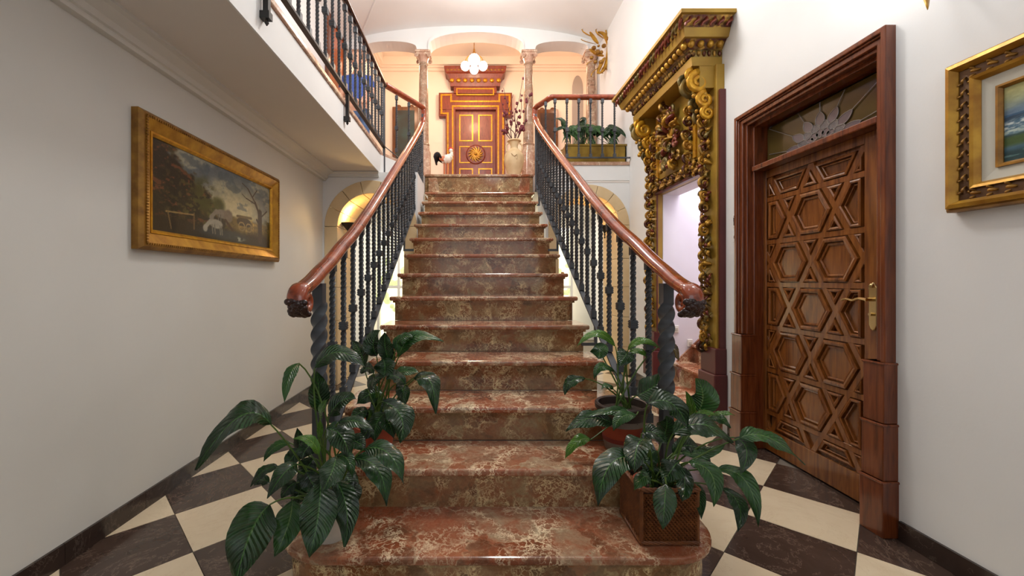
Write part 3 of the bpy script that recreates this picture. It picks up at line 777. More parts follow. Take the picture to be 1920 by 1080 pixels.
for c in cells:
    ar = areaof(c); per = sum((c[i]-c[(i+1) % len(c)]).length for i in range(len(c))); inr = 2*ar/per
    big = inr > 0.10
    p0 = inset(c, 0.017)
    if not p0 or areaof(p0) < 0.0002: continue
    if big:
        specs = ((0.021, 0.043, FX-0.010), (0.047, 0.062, FX+0.002)); dp = 0.062
    elif inr > 0.045:
        specs = ((0.020, 0.035, FX-0.008), (0.039, 0.048, FX+0.003)); dp = 0.048
    else:
        specs = ((0.019, 0.030, FX-0.006),); dp = 0.030
    cell = None
    for a, b, x0 in specs:
        m = ringmesh(c, a, b, x0, FX+0.018)
        if m:
            if cell is None: cell = m.build('carved_panel', M['wood_door'], d)
            else: m.build('moulding', M['wood_door'], cell)
    if big:
        P = inset(c, dp)
        if P: MB().prism([(p.x, p.y) for p in P], YZ, FX+0.011, FX+0.017).build('centre_board', M['wood_door'], cell)
for fi, (n, c) in enumerate(lines):    # straps
    tdir = Vector((-n.y, n.x)); rect = [Vector((PYa, PZa)), Vector((PYb, PZa)), Vector((PYb, PZb)), Vector((PYa, PZb))]
    poly = rect
    for nn, cc in ((n, c-0.016), (-n, -c-0.016)):
        r = [x for x in split(poly, nn, cc)]
        keep = None
        for x in r:
            ctr = sum(x, Vector((0, 0)))/len(x)
            if nn.dot(ctr) > cc-1e-9: keep = x
        poly = keep
        if poly is None: break
    if poly and areaof(poly) > 0.0008:
        MB().prism([(p.x, p.y) for p in poly], YZ, FX+0.0005*(fi//19), FX+0.0175).build('strap', M['wood_door'], d, bevel=0.002, seg=1)
# lever handle on a long brass plate
hy, hz = 2.0, 1.02
pl = MB().prism([(hy-0.021, 0.915), (hy-0.012, 0.895), (hy, 0.887), (hy+0.012, 0.895), (hy+0.021, 0.915), (hy+0.021, 1.085), (hy+0.024, 1.098), (hy+0.012, 1.112), (hy, 1.125), (hy-0.012, 1.112), (hy-0.024, 1.098), (hy-0.021, 1.085)], YZ, FX-0.016, FX-0.006).build('handle_plate', M['brass'], d, bevel=0.004)
MB().tube([(FX-0.01, hy, hz+0.02), (FX-0.05, hy, hz+0.02)], 0.009, 10, (0,0,1)).build('spindle', M['brass'], pl, True)
MB().tube(smoothpath([(FX-0.05, hy-0.008, hz+0.02), (FX-0.052, hy+0.03, hz+0.024), (FX-0.052, hy+0.065, hz+0.014), (FX-0.053, hy+0.10, hz+0.02), (FX-0.055, hy+0.125, hz+0.012)]), 0.0075, 8, (0,0,1), lambda t: 1.1-0.6*t).build('lever', M['brass'], pl, True)
MB().tube([(FX-0.012, hy, 0.968), (FX-0.030, hy, 0.968)], 0.008, 10, (0,0,1)).build('lock_knob', M['brass'], pl, True)
MB().ball((FX-0.018, hy, 1.108), 0.012, 10, 6).build('plate_ornament', M['brass'], pl, True)

# washroom signs
def sign(y, z, w, h, name, label): 
    t = thing(name, label, 'sign', (XR-0.004, y, z), None)
    MB().box((XR-0.004, y-w/2, z-h/2), (XR, y+w/2, z+h/2)).build('plate', M['paper'], t, bevel=0.001)
    return t
xs_ = XR-0.0055
sy = 1.86*F/(1380.5-VX)
t = sign(sy, H+(VY-413)*sy/F, 0.068, 0.095, 'washroom_sign', 'small white sign with black man and woman figures beside the wooden door')
for o_, w_ in ((0.016, False), (-0.016, True)):
    yc2 = sy+o_; z0 = H+(VY-413)*sy/F
    mb = MB()
    mb.prism(circ(yc2, z0+0.030, 0.0055, 0, 2*PI, 12)[:-1], YZ, xs_, XR-0.004)
    if w_: mb.prism([(yc2-0.005, z0+0.022), (yc2+0.005, z0+0.022), (yc2+0.0115, z0-0.012), (yc2-0.0115, z0-0.012)], YZ, xs_, XR-0.004)
    else: mb.prism([(yc2-0.0095, z0+0.022), (yc2+0.0095, z0+0.022), (yc2+0.0085, z0-0.006), (yc2-0.0085, z0-0.006)], YZ, xs_, XR-0.004)
    for q_ in (-1, 1): mb.prism([(yc2+q_*0.0015, z0-0.006), (yc2+q_*0.0055, z0-0.006), (yc2+q_*0.0055, z0-0.034), (yc2+q_*0.0015, z0-0.034)], YZ, xs_-0.0004, XR-0.004)
    mb.build('figure', M['ink'], t)
z1 = H+(VY-441)*sy/F
t = sign(sy, z1, 0.068, 0.088, 'wheelchair_sign', 'small white sign with a black wheelchair symbol, below the washroom sign')
mb = MB().tube([(xs_+0.001, y_, z_) for y_, z_ in circ(sy+0.002, z1-0.012, 0.0165, math.radians(50), math.radians(-250), 20)], 0.0022, 6, (1,0,0))
mb.tube([(xs_+.001, sy+0.006, z1+0.022), (xs_+.001, sy+0.004, z1+0.0), (xs_+.001, sy-0.010, z1-0.001), (xs_+.001, sy-0.018, z1-0.022), (xs_+.001, sy-0.024, z1-0.020)], 0.0025, 6, (1,0,0))
mb.tube([(xs_+.001, sy+0.005, z1+0.012), (xs_+.001, sy-0.008, z1+0.011)], 0.002, 6, (1,0,0))
mb.prism(circ(sy+0.007, z1+0.031, 0.005, 0, 2*PI, 12)[:-1], YZ, xs_, XR-0.004)
mb.build('wheelchair_symbol', M['ink'], t)

# ---------------------------------------------------------------- gilded portal round the side stair
pt = thing('carved_portal', 'tall gilded baroque portal with polychrome scrolls and a deep cornice round the side stair opening', 'door frame', (XR, (PY0+PY1)/2, 0.17))
PN0, PN1 = 3.05, 4.24        # outer ends along the wall
def px_(a, b, t): return (a, t, b)
# backing boards
mb = MB().box((1.80, PN0, 0.62), (XR, PY0, 2.745)).box((1.80, PY1, 0.62), (XR, PN1, 2.745)).box((1.80, PY0-0.01, PZ), (XR, PY1+0.01, 2.745)).box((1.69, PN0+0.03, 2.58), (XR, PY0-0.01, 2.745)).box((1.69, PY1+0.02, 2.58), (XR, PN1-0.03, 2.745))
mb.build('gilt_board', M['yellow_gold'], pt, bevel=0.003)
MB().box((1.815, PN0-0.018, 0.62), (XR, PN0, 2.55)).box((1.815, PN1, 0.62), (XR, PN1+0.018, 2.55)).build('side_board', M['maroon'], pt)
for y0, y1 in ((PN0-0.03, PY0+0.0), (PY1-0.0, PN1+0.03)):
    MB().box((1.775, y0, 0.44), (XR, y1, 0.63)).build('plinth', M['maroon'], pt, bevel=0.006)
    MB().box((1.76, y0-0.012, 0.172), (XR, y1+0.012, 0.44)).build('plinth', M['maroon'], pt, bevel=0.008)
# inner reveal of the opening
MB().box((XR+0.002, PY0-0.03, 0.175), (XR+0.165, PY0+0.004, PZ)).box((XR+0.002, PY1-0.004, 0.175), (XR+0.165, PY1+0.03, PZ)).box((XR+0.002, PY0, PZ-0.004), (XR+0.165, PY1, PZ+0.03)).build('reveal', M['plaster_cool'], pt)
MB().box((1.79, PY1-0.03, 0.62), (1.80, PY1-0.012, PZ)).box((1.79, PY0+.012, 0.62), (1.80, PY0+0.03, PZ)).build('fillet', M['maroon'], pt)
# cornice: stepped profile mitred round three sides
ye = lambda o_: 0.05*0+max(0, o_-0.26)*1.3
def cornice(prof, name, mat, y0=PN0+0.03, y1=PN1-0.03):
    """prof: list of (offset,z) front line; forms solid back to the wall, mitred at both ends"""
    vs = []; n = len(prof)
    for (o_, z) in prof:
        vs += [(XR, y0-ye(o_), z), (XR-o_, y0-ye(o_), z), (XR-o_, y1+ye(o_), z), (XR, y1+ye(o_), z)]
    fs = []
    for i in range(n-1):
        for k in range(3): fs.append((i*4+k, i*4+k+1, (i+1)*4+k+1, (i+1)*4+k))
        fs.append((i*4+3, i*4, (i+1)*4, (i+1)*4+3))
    fs.append((3,2,1,0)); fs.append(tuple((n-1)*4+k for k in range(4)))
    return MB().add(vs, fs).build(name, M[mat], pt)
cornice([(0.225,2.745),(0.232,2.81)], 'cornice_ledge', 'yellow_gold')
cornice([(0.215,2.81),(0.25,2.865)], 'leaf_moulding', 'green_gold')
cornice([(0.25,2.865),(0.305,2.915)], 'egg_moulding', 'poly')
cornice([(0.322,2.915),(0.340,2.97)], 'cornice_fillet', 'yellow_gold')
cornice([(0.338,2.97),(0.372,3.035)], 'crown_moulding', 'poly')
cornice([(0.392,3.035),(0.392,3.062)], 'cornice_cap', 'yellow_gold')
def along(o_, z, step):
    """points + outward direction along the three faces of the cornice at offset o_"""
    y0, y1 = PN0+0.03-ye(o_), PN1-0.03+ye(o_); out = []
    n = int((y1-y0)/step)
    for i in range(n): out.append(((XR-o_, y0+(i+0.5)*(y1-y0)/n, z), (-1, 0)))
    m = max(2, int(o_/step))
    for i in range(m): out.append(((XR-(i+0.5)*o_/m, y0, z), (0, -1)))
    return out
for (p, nd) in along(0.285, 2.89, 0.064):
    e = MB().ball((0,0,0), 0.025, 10, 6, (1,1,1.15)).build('egg', M['gold'], pt, True); e.location = p
for (p, nd) in along(0.358, 3.0, 0.055):
    x, y, z = p
    u = Vector((nd[0], nd[1], 0)); v = Vector((-nd[1], nd[0], 0)); P = Vector(p)
    pts = [P+v*0.018+Vector((0,0,0.03)), P+u*0.012+v*0.012, P-v*0.010+u*0.008+Vector((0,0,-0.015)), P-v*0.016+u*0.002+Vector((0,0,-0.034))]
    MB().tube(smoothpath(pts, 3), 0.013, 6, (0.2,0.3,1), lambda t: 1.0-0.4*t).build('crown_leaf', M['cut_red'] if int(abs(y+x)*100) % 3 else M['green_gold'], pt, True)
for (p, nd) in along(0.235, 2.838, 0.034):
    e = MB().ball((0,0,0), 0.016, 8, 5, (1,1,1.5)).build('small_leaf', M['poly'], pt, True); e.location = p
# carved ornament
def scroll_mb(mb, c, u, v, size, turns=1.4, thick=0.3, flip=1, lead_in=0.0):
    c, u, v = Vector(c), Vector(u), Vector(v)*flip; pts = []; n = int(14*turns)
    if lead_in: pts.append(c+u*size*0.9+v*(-lead_in))
    for i in range(n+1):
        t = i/n; a = t*turns*2*PI; r = size*(1-0.82*t); pts.append(c+u*math.cos(a)*r+v*math.sin(a)*r)
    w = u.cross(v).normalized()
    mb.sweep(pts, ellipse(size*thick, size*thick*0.7, 7), tuple(w), True, lambda t: 1.1-0.55*t)
def leaf_mb(mb, p, d1, up, L, w):
    p, d1, up = Vector(p), Vector(d1).normalized(), Vector(up).normalized(); s_ = d1.cross(up); n = 5; vs = []; fs = []
    for i in range(n+1):
        t = i/n; ww = w*math.sin(PI*min(1, t*0.93+0.07))**0.7; cc = p+d1*L*t+up*(L*0.45*math.sin(t*PI*0.8))
        if i == n: ww = w*0.12; cc = cc-d1*L*0.15
        vs += [cc-s_*ww, cc+up*ww*0.5, cc+s_*ww, cc-up*ww*0.45]
    for i in range(n):
        for k in range(4): fs.append((i*4+k, i*4+(k+1) % 4, (i+1)*4+(k+1) % 4, (i+1)*4+k))
    fs.append((3,2,1,0)); fs.append((n*4, n*4+1, n*4+2, n*4+3)); mb.add(vs, fs)
rn = random.Random(11)
def carved_run(y, z0, z1, name, seedv, amp=0.055, depth=0.0):
    rn = random.Random(seedv); z = z1; i = 0
    while z > z0:
        h = rn.uniform(0.075, 0.11); fl = 1 if i % 2 else -1
        mb = MB()
        ox = 1.80-depth
        scroll_mb(mb, (ox-amp*0.75, y+rn.uniform(-0.02, 0.02), z-h*0.5), (0, 0, fl), (-1, 0, 0), h*0.44, 1.35, 0.30, 1)
        scroll_mb(mb, (ox-amp*0.4, y+0.035, z-h*0.3), (0, 0.5, -fl), (-1, 0, 0), h*0.30, 1.2, 0.4, 1)
        mb.build(name, M['poly'] if i % 3 else M['gold'], pt, 'all')
        for q_ in range(5):
            mb = MB()
            a = rn.uniform(0, 2*PI)
            leaf_mb(mb, (ox, y+rn.uniform(-0.05, 0.05), z-rn.uniform(0, h)), (-0.15, 0.7*math.sin(a), math.cos(a)), (-1, 0, 0.1), rn.uniform(0.05, 0.08), rn.uniform(0.016, 0.03))
            mb.build('acanthus_leaf', M[rn.choice(['poly', 'gold', 'green_gold', 'cut_red', 'poly', 'gold'])], pt, 'all')
        z -= h; i += 1
carved_run(3.15, 0.66, 2.40, 'carved_scroll', 5)
carved_run(4.135, 0.66, 2.40, 'carved_scroll', 6)
carved_run(3.35, 2.06, 2.56, 'carved_scroll', 7, 0.08, 0.0)
carved_run(4.0, 2.06, 2.56, 'carved_scroll', 8, 0.06, 0.0)
# capitals / big brackets under the cornice
for y, sd in ((3.15, 21), (4.135, 22)):
    rn = random.Random(sd)
    for dx, dz, sz in ((0.13, 2.63, 0.075), (0.08, 2.50, 0.06), (0.18, 2.68, 0.045), (0.06, 2.40, 0.05)):
        for dy in (-0.055, 0.055):
            mb = MB(); scroll_mb(mb, (1.82-dx, y+dy, dz), (0, 0, 1), (-1, 0, 0), sz, 1.6, 0.38, 1)
            mb.build('capital_scroll', M['gold_bright'] if dy < 0 else M['green_gold'], pt, 'all')
    mb = MB()
    for q_ in range(12): mb.ball((1.77-rn.uniform(0, 0.13), y+rn.uniform(-0.06, 0.06), 2.44+rn.uniform(-0.06, 0.1)), rn.uniform(0.012, 0.02), 8, 5)
    mb.build('grape_cluster', M['gold'], pt, True)
# lintel carving
yy = PY0+0.0; i = 0; rn = random.Random(31)
while yy < PY1:
    mb = MB(); scroll_mb(mb, (1.775, yy+0.04, 2.045), (0, 1, 0), (0, 0, 1 if i % 2 else -1), 0.04, 1.4, 0.38)
    leaf_mb(mb, (1.79, yy, 2.03), (-0.3, 0.7, 0.6 if i % 2 else -0.6), (-1, 0, 0), 0.07, 0.024)
    mb.build('lintel_scroll', M['poly'] if i % 2 else M['gold_dull'], pt, 'all'); yy += 0.075; i += 1
MB().box((1.785, PY0-0.01, PZ-0.004), (1.81, PY1+0.01, PZ+0.02)).build('fillet', M['maroon'], pt)
# frieze frame and cartouche
MB().prism([(PY0+0.03, 2.10), (PY1-0.03, 2.10), (PY1-0.03, 2.72), (PY0+0.03, 2.72)], YZ, 1.782, 1.80).build('frieze_panel', M['yellow_gold'], pt, bevel=0.004)
for (a, b, z0, z1) in ((PY0+0.06, PY0+0.10, 2.12, 2.71), (PY1-0.10, PY1-0.06, 2.12, 2.71)):
    MB().box((1.765, a, z0), (1.79, b, z1)).build('frieze_fillet', M['gold_bright'], pt, bevel=0.003)
rn = random.Random(41); cyy, czz = (PY0+PY1)/2+0.02, 2.40
for k in range(34):
    a = k*2.4; r = 0.03+0.0048*k; y = cyy+r*0.95*math.cos(a); z = czz+r*1.55*math.sin(a)
    mb = MB(); sz = rn.uniform(0.03, 0.052)
    scroll_mb(mb, (1.755-rn.uniform(0, 0.06), y, z), (0, math.cos(a), math.sin(a)), (0, -math.sin(a), math.cos(a)) if k % 2 else (-1, 0, 0), sz, 1.4, 0.42)
    mb.build('cartouche_scroll', M[rn.choice(['cut_red', 'poly', 'gold', 'green_gold', 'poly'])], pt, 'all')
for k in range(16):
    a = k*2*PI/16; mb = MB()
    leaf_mb(mb, (1.77, cyy+0.12*math.cos(a), czz+0.20*math.sin(a)), (-0.35, math.cos(a), math.sin(a)*1.2), (-1, 0, 0.1), rn.uniform(0.07, 0.1), 0.03)
    mb.build('acanthus_leaf', M[rn.choice(['cut_red', 'poly', 'gold'])], pt, 'all')

# side stair seen through the portal
ss = thing('side_staircase', 'small marble winder stair rising to the right behind the gilded portal', 'stairs', (1.9, 3.6, 0))
cx_, cy_ = 1.86, 3.62
def curved_step(z0, z1, r, x1):
    arc = [(1.95-r*math.cos(a)*1.0, 3.60+r*1.35*math.sin(a)) for a in [(-PI/2)+PI*i/16 for i in range(17)]]
    return arc+[(x1, 3.60+r*1.35), (x1, 3.60-r*1.35)]
MB().prism(curved_step(0, 0.17, 0.40, 1.96), XY, 0.001, 0.14).build('riser', M['marble'], ss)
MB().prism(curved_step(0, 0.17, 0.42, 1.96), XY, 0.14, 0.17).build('tread', M['marble'], ss, bevel=0.01)
MB().box((1.961, 3.225, 0.001), (2.2, 4.045, 0.17)).build('tread', M['marble'], ss)
for k in range(2, 8):
    x = 1.92+(k-2)*0.21; z = 0.17*k
    MB().box((x, 3.225, z-0.03), (x+0.25, 4.04, z)).build('tread', M['marble'], ss, bevel=0.01)
    MB().box((x+0.03, 3.225, 0.17), (x+0.06, 4.04, z-0.03)).build('riser', M['marble'], ss)
MB().prism([(1.90, 0.171), (1.90, 0.26), (3.3, 1.62), (3.3, 1.2), (2.05, 0.171)], XZ, 4.03, 4.048).build('skirting', M['marble'], ss)
mb = MB().box((1.86+0.16, 4.05, 0), (3.45, 4.15, 4.0)).box((3.3, 3.1, 0), (3.45, 4.1, 4.0)).box((1.86+0.16, 3.07, 0), (3.45, 3.22, 4.0)).box((1.86+0.16, 3.07, 3.9), (3.45, 4.15, 4.0))
struct(mb.build('wall_side_stair', M['plaster_cool']), 'lavender-white walls of the side stair')
for i, (px, py, lb) in enumerate(((1267, 617, 'square white light switch, nearest the left edge of the side stair opening'), (1293, 643, 'square white wall socket, lowest of three on the side stair wall'), (1321, 617, 'square white light switch, nearest the right jamb of the side stair opening'))):
    p = at(px, py, 4.05); t = thing('light_switch', lb, 'switch', (p.x, 4.05, p.z))
    MB().box((p.x-0.025, 4.036, p.z-0.035), (p.x+0.025, 4.049, p.z+0.035)).build('frame', M['switch'], t, bevel=0.003)
    MB().box((p.x-0.011, 4.030, p.z-0.014), (p.x+0.011, 4.037, p.z+0.014)).build('rocker', M['liner'], t, bevel=0.002)

# ---------------------------------------------------------------- paintings
def vnoise(x, y, seed=0, octs=5):
    rs = np.random.RandomState(seed); out = np.zeros_like(x); amp = 1; tot = 0
    for o_ in range(octs):
        g = rs.rand(257, 257); f = 2**o_
        X, Y = x*f, y*f; xi = np.floor(X).astype(int); yi = np.floor(Y).astype(int); fx, fy_ = X-xi, Y-yi
        fx = fx*fx*(3-2*fx); fy_ = fy_*fy_*(3-2*fy_); a = g[xi % 256, yi % 256]; b = g[(xi+1) % 256, yi % 256]; c = g[xi % 256, (yi+1) % 256]; d_ = g[(xi+1) % 256, (yi+1) % 256]
        out += amp*((a*(1-fx)+b*fx)*(1-fy_)+(c*(1-fx)+d_*fx)*fy_); tot += amp; amp *= 0.55
    return out/tot
def lin(c): c = np.array(c)/255.0; return np.where(c <= 0.04045, c/12.92, ((c+0.055)/1.055)**2.4)
def canvas(name, nx, ny, fn, pos, parent, rough=0.35):
    u, v = np.meshgrid(np.linspace(0, 1, nx), np.linspace(0, 1, ny)); col = fn(u, v)
    vs = [pos(a, b) for a, b in zip(u.ravel(), v.ravel())]
    fs = [(j*nx+i, j*nx+i+1, (j+1)*nx+i+1, (j+1)*nx+i) for j in range(ny-1) for i in range(nx-1)]
    me = bpy.data.meshes.new(name); me.from_pydata(vs, [], fs); me.update()
    ca = me.color_attributes.new('paint', 'FLOAT_COLOR', 'POINT')
    rgba = np.ones((nx*ny, 4), dtype=np.float32); rgba[:, :3] = lin(np.clip(col.reshape(-1, 3), 0, 255)); ca.data.foreach_set('color', rgba.ravel())
    m, nt, b = newmat(name+'_oil_paint', rough=rough); at_ = N(nt, 'ShaderNodeAttribute', attribute_name='paint'); nt.links.new(at_.outputs['Color'], b.inputs['Base Color'])
    bump(nt, b, noise(nt, coords(nt), 90, 3).outputs[0], 0.2, 0.002)
    me.materials.append(m); return link(me, 'canvas', parent)
def blend(c, m, col): m = np.clip(m, 0, 1)[..., None]; return c*(1-m)+np.array(col, float)*m
def sm(a, b, x): t = np.clip((x-a)/(b-a), 0, 1); return t*t*(3-2*t)
def seg(u, v, x0, y0, x1, y1, w, asp=2.0):
    X, Y = u*asp, v; x0, x1 = x0*asp, x1*asp; dx, dy = x1-x0, y1-y0; t = np.clip(((X-x0)*dx+(Y-y0)*dy)/(dx*dx+dy*dy+1e-9), 0, 1)
    return 1-sm(w*0.7, w*1.2, np.hypot(X-x0-t*dx, Y-y0-t*dy))
def blob(u, v, x, y, rx, ry, e=0.25): return 1-sm(1-e, 1+e, np.hypot((u-x)/rx, (v-y)/ry))
def landscape(u, v):
    n = vnoise(u*6, v*4, 1); n2 = vnoise(u*14+3, v*9, 2); n3 = vnoise(u*40, v*24, 3)
    c = np.zeros(u.shape+(3,))+np.array([92, 104, 110.0])
    c = blend(c, sm(0.45, 0.62, n+0.15*(1-v)), (150, 150, 132)); c = blend(c, sm(0.25, 0.9, 1-np.hypot((u-0.62)*1.6, (v-0.5)*1.6)), (186, 176, 138))
    c = blend(c, sm(0.52, 0.64, n2)*0.6*(v > 0.5), (70, 86, 96))
    hor = 0.36+0.02*n
    c = blend(c, sm(0.03, -0.03, v-hor), (104, 84, 40)); c = blend(c, sm(0.03, -0.03, v-hor)*sm(0.4, 0.65, n3), (62, 50, 22))
    c = blend(c, blob(u, v, 0.80, 0.25, 0.16, 0.16, 0.6)*sm(0.3, 0.7, n3), (176, 144, 70))
    tl = sm(0.06, -0.06, (v-(1.16-1.75*u))+0.45*(n2-0.5)) ; c = blend(c, tl, (28, 24, 14)); c = blend(c, tl*sm(0.5, 0.66, n3)*sm(0.0, 0.5, u+0.1), (88, 84, 34))
    c = blend(c, tl*sm(0.56, 0.7, vnoise(u*30, v*22, 8)), (104, 62, 34))
    c = blend(c, blob(u, v, 0.34, 0.52, 0.09, 0.22, 0.5)*sm(0.35, 0.5, n2), (66, 68, 26)); c = blend(c, blob(u, v, 0.46, 0.47, 0.05, 0.10, 0.5), (70, 72, 34))
    c = blend(c, sm(0.26, 0.12, v+0.12*(n-0.5)), (30, 24, 14)); c = blend(c, blob(u, v, 0.52, 0.10, 0.22, 0.07, 0.5), (44, 52, 54)); c = blend(c, blob(u, v, 0.64, 0.07, 0.06, 0.03, 0.6)*sm(.4,.6,n3), (140, 142, 126))
    # tree on the right
    for a in ((0.88, 0.10, 0.875, 0.55, 0.05), (0.875, 0.5, 0.82, 0.68, 0.022), (0.82, 0.68, 0.74, 0.85, 0.013), (0.82, 0.66, 0.72, 0.70, 0.010), (0.79, 0.75, 0.84, 0.88, 0.009), (0.72, 0.70, 0.68, 0.74, 0.006), (0.74, 0.85, 0.68, 0.90, 0.007), (0.9, 0.5, 0.96, 0.6, 0.012), (0.87, 0.35, 0.84, 0.42, 0.02)):
        c = blend(c, seg(u, v, *a), (52, 38, 24))
    c = blend(c, blob(u, v, 1.0, 0.32, 0.07, 0.16, 0.5)*sm(0.35, 0.5, n3), (58, 54, 22))
    # cart
    c = blend(c, blob(u, v, 0.70, 0.33, 0.075, 0.075, 0.1)*(v > 0.27), (44, 34, 22)); c = blend(c, seg(u, v, 0.63, 0.40, 0.775, 0.42, 0.02), (84, 68, 44))
    for x in (0.675, 0.75):
        r = np.hypot((u-x)*2/1.0, (v-0.265)*1.0); c = blend(c, (np.abs(r-0.06) < 0.010)*1.0, (128, 108, 70)); 
    # horses
    for x, y, col in ((0.49, 0.37, (120, 112, 100)), (0.44, 0.22, (148, 142, 126))):
        c = blend(c, blob(u, v, x, y, 0.055, 0.06, 0.15), col); c = blend(c, seg(u, v, x-0.05, y+0.02, x-0.085, y-0.06, 0.028), col); c = blend(c, blob(u, v, x-0.088, y-0.08, 0.018, 0.045), col)
        for q_ in (-0.035, -0.015, 0.03, 0.045): c = blend(c, seg(u, v, x+q_, y-0.02, x+q_+0.006, y-0.13, 0.010), tuple(k*0.75 for k in col))
    c = blend(c, blob(u, v, 0.545, 0.36, 0.04, 0.09, 0.2), (112, 100, 86)); c = blend(c, seg(u, v, 0.52, 0.30, 0.585, 0.18, 0.018), (58, 36, 24))
    c = blend(c, seg(u, v, 0.09, 0.24, 0.27, 0.27, 0.009), (136, 112, 66)); c = blend(c, seg(u, v, 0.10, 0.24, 0.12, 0.06, 0.008), (104, 84, 48)); c = blend(c, seg(u, v, 0.27, 0.29, 0.27, 0.10, 0.008), (104, 84, 48))
    return c*(0.88+0.24*n3[..., None])
def seascape(u, v):
    n = vnoise(u*5, v*7, 5); n2 = vnoise(u*7, v*26, 6); n3 = vnoise(u*26, v*40, 7)
    c = np.zeros(u.shape+(3,))+np.array([150, 160, 132.0])
    c = blend(c, sm(0.7, 1.0, v)*sm(0.4, 0.6, n), (176, 172, 110)); c = blend(c, sm(0.9, 0.6, v+0.2*(n-0.5)), (116, 134, 136)); c = blend(c, sm(0.74, 0.64, v+0.1*(n-0.5)), (92, 116, 138))
    c = blend(c, (v < 0.62+0.03*u)*1.0, (44, 84, 116)); c = blend(c, sm(0.60, 0.5, v), (70, 106, 128)); c = blend(c, sm(0.52, 0.64, n2)*(v < 0.6), (28, 60, 84))
    wave = sm(0.10, 0.02, np.abs(v-(0.46+0.05*np.sin(u*7)))); c = blend(c, wave*sm(0.35, 0.6, n3), (196, 204, 200))
    wave = sm(0.06, 0.01, np.abs(v-(0.36+0.04*np.sin(u*5+1)))); c = blend(c, wave*sm(0.35, 0.6, n3), (170, 186, 178))
    c = blend(c, sm(0.10, 0.03, np.abs(v-0.27)), (58, 84, 40)); c = blend(c, sm(0.2, 0.1, v), (20, 60, 66)); c = blend(c, sm(0.55, 0.66, n2)*(v < 0.22), (84, 118, 118))
    return c*(0.9+0.2*n3[..., None])
def mitred(t, name, mat, pos, u0, u1, v0, v1, w0, w1, d0, d1, dmid=None, bev=0):
    """mitred frame member set: 4 sides each its own part. pos(u,v,d)->xyz; w inward; d depth proud of wall"""
    if dmid is None: dmid = max(d0, d1)
    def rect(w): return [(u0+w, v0+w), (u1-w, v0+w), (u1-w, v1-w), (u0+w, v1-w)]
    A, Bm, Bx = rect(w0), rect((w0+w1)/2), rect(w1)
    obs = []
    for k in range(4):
        k2 = (k+1) % 4; vs = []
        for R in (A, Bm, Bx):
            pass
        q_ = [pos(*A[k], 0.001), pos(*A[k], d0), pos(*Bm[k], dmid), pos(*Bx[k], d1), pos(*Bx[k], 0.001),
              pos(*A[k2], 0.001), pos(*A[k2], d0), pos(*Bm[k2], dmid), pos(*Bx[k2], d1), pos(*Bx[k2], 0.001)]
        fs = [(i, i+1, i+6, i+5) for i in range(4)]+[(4, 0, 5, 9), (0, 1, 2, 3, 4), (9, 8, 7, 6, 5)]
        obs.append(MB().add(q_, fs).build(name, M[mat], t))
    return obs
# left landscape
a_, b_ = 1.962, 3.37
t = thing('landscape_painting', 'gilt-framed dark landscape painting of horses and a cart on the left wall', 'painting', (XL, (a_+b_)/2, 1.63))
posL = lambda u, v, d_: (XL+d_, u, v)
mitred(t, 'frame_side', 'gold_dull', posL, a_, b_, 1.285, 1.965, 0.0, 0.03, 0.035, 0.05, 0.05)
mitred(t, 'frame_moulding', 'gold', posL, a_, b_, 1.285, 1.965, 0.028, 0.085, 0.055, 0.026, 0.040)
mitred(t, 'frame_slip', 'gold_bright', posL, a_, b_, 1.285, 1.965, 0.085, 0.105, 0.030, 0.018, 0.030)
canvas('landscape', 300, 150, landscape, lambda u, v: (XL+0.012, a_+0.10+u*(b_-a_-0.20), 1.385+v*0.48), t)
mb = MB()
n_ = 90
for i in range(n_):
    y = a_+0.035+(b_-a_-0.07)*i/(n_-1)
    for z in (1.313, 1.937): mb.box((XL+0.048, y-0.004, z-0.005), (XL+0.058, y+0.004, z+0.005))
for i in range(44):
    z = 1.32+0.61*i/43
    for y in (a_+0.032, b_-0.032): mb.box((XL+0.048, y-0.005, z-0.004), (XL+0.058, y+0.005, z+0.004))
o = mb.build('beading', M['gold_dull'], t); o['kind'] = 'stuff'
# right seascape
a_, b_ = 0.80, 1.585
t = thing('seascape_painting', 'ornate gilt-framed seascape painting at the right edge of the photo', 'painting', (XR, 1.2, 1.67))
posR = lambda u, v, d_: (XR-d_, u, v)
z0_, z1_ = 1.392, 1.955
mitred(t, 'frame_side', 'gold_dull', posR, a_, b_, z0_, z1_, 0.0, 0.012, 0.035, 0.045, 0.045)
mitred(t, 'frame_moulding', 'gold', posR, a_, b_, z0_, z1_, 0.012, 0.040, 0.056, 0.038, 0.060)
mitred(t, 'frame_hollow', 'bronze', posR, a_, b_, z0_, z1_, 0.040, 0.078, 0.034, 0.032, 0.034)
mitred(t, 'frame_inner', 'gold', posR, a_, b_, z0_, z1_, 0.078, 0.098, 0.044, 0.024, 0.040)
mitred(t, 'linen_liner', 'liner', posR, a_, b_, z0_, z1_, 0.098, 0.138, 0.022, 0.016, 0.019)
mitred(t, 'frame_slip', 'gold_dull', posR, a_, b_, z0_, z1_, 0.138, 0.152, 0.024, 0.014, 0.024)
canvas('seascape', 170, 110, seascape, lambda u, v: (XR-0.010, b_-0.15-u*(b_-a_-0.30), z0_+0.15+v*(z1_-z0_-0.30)), t)
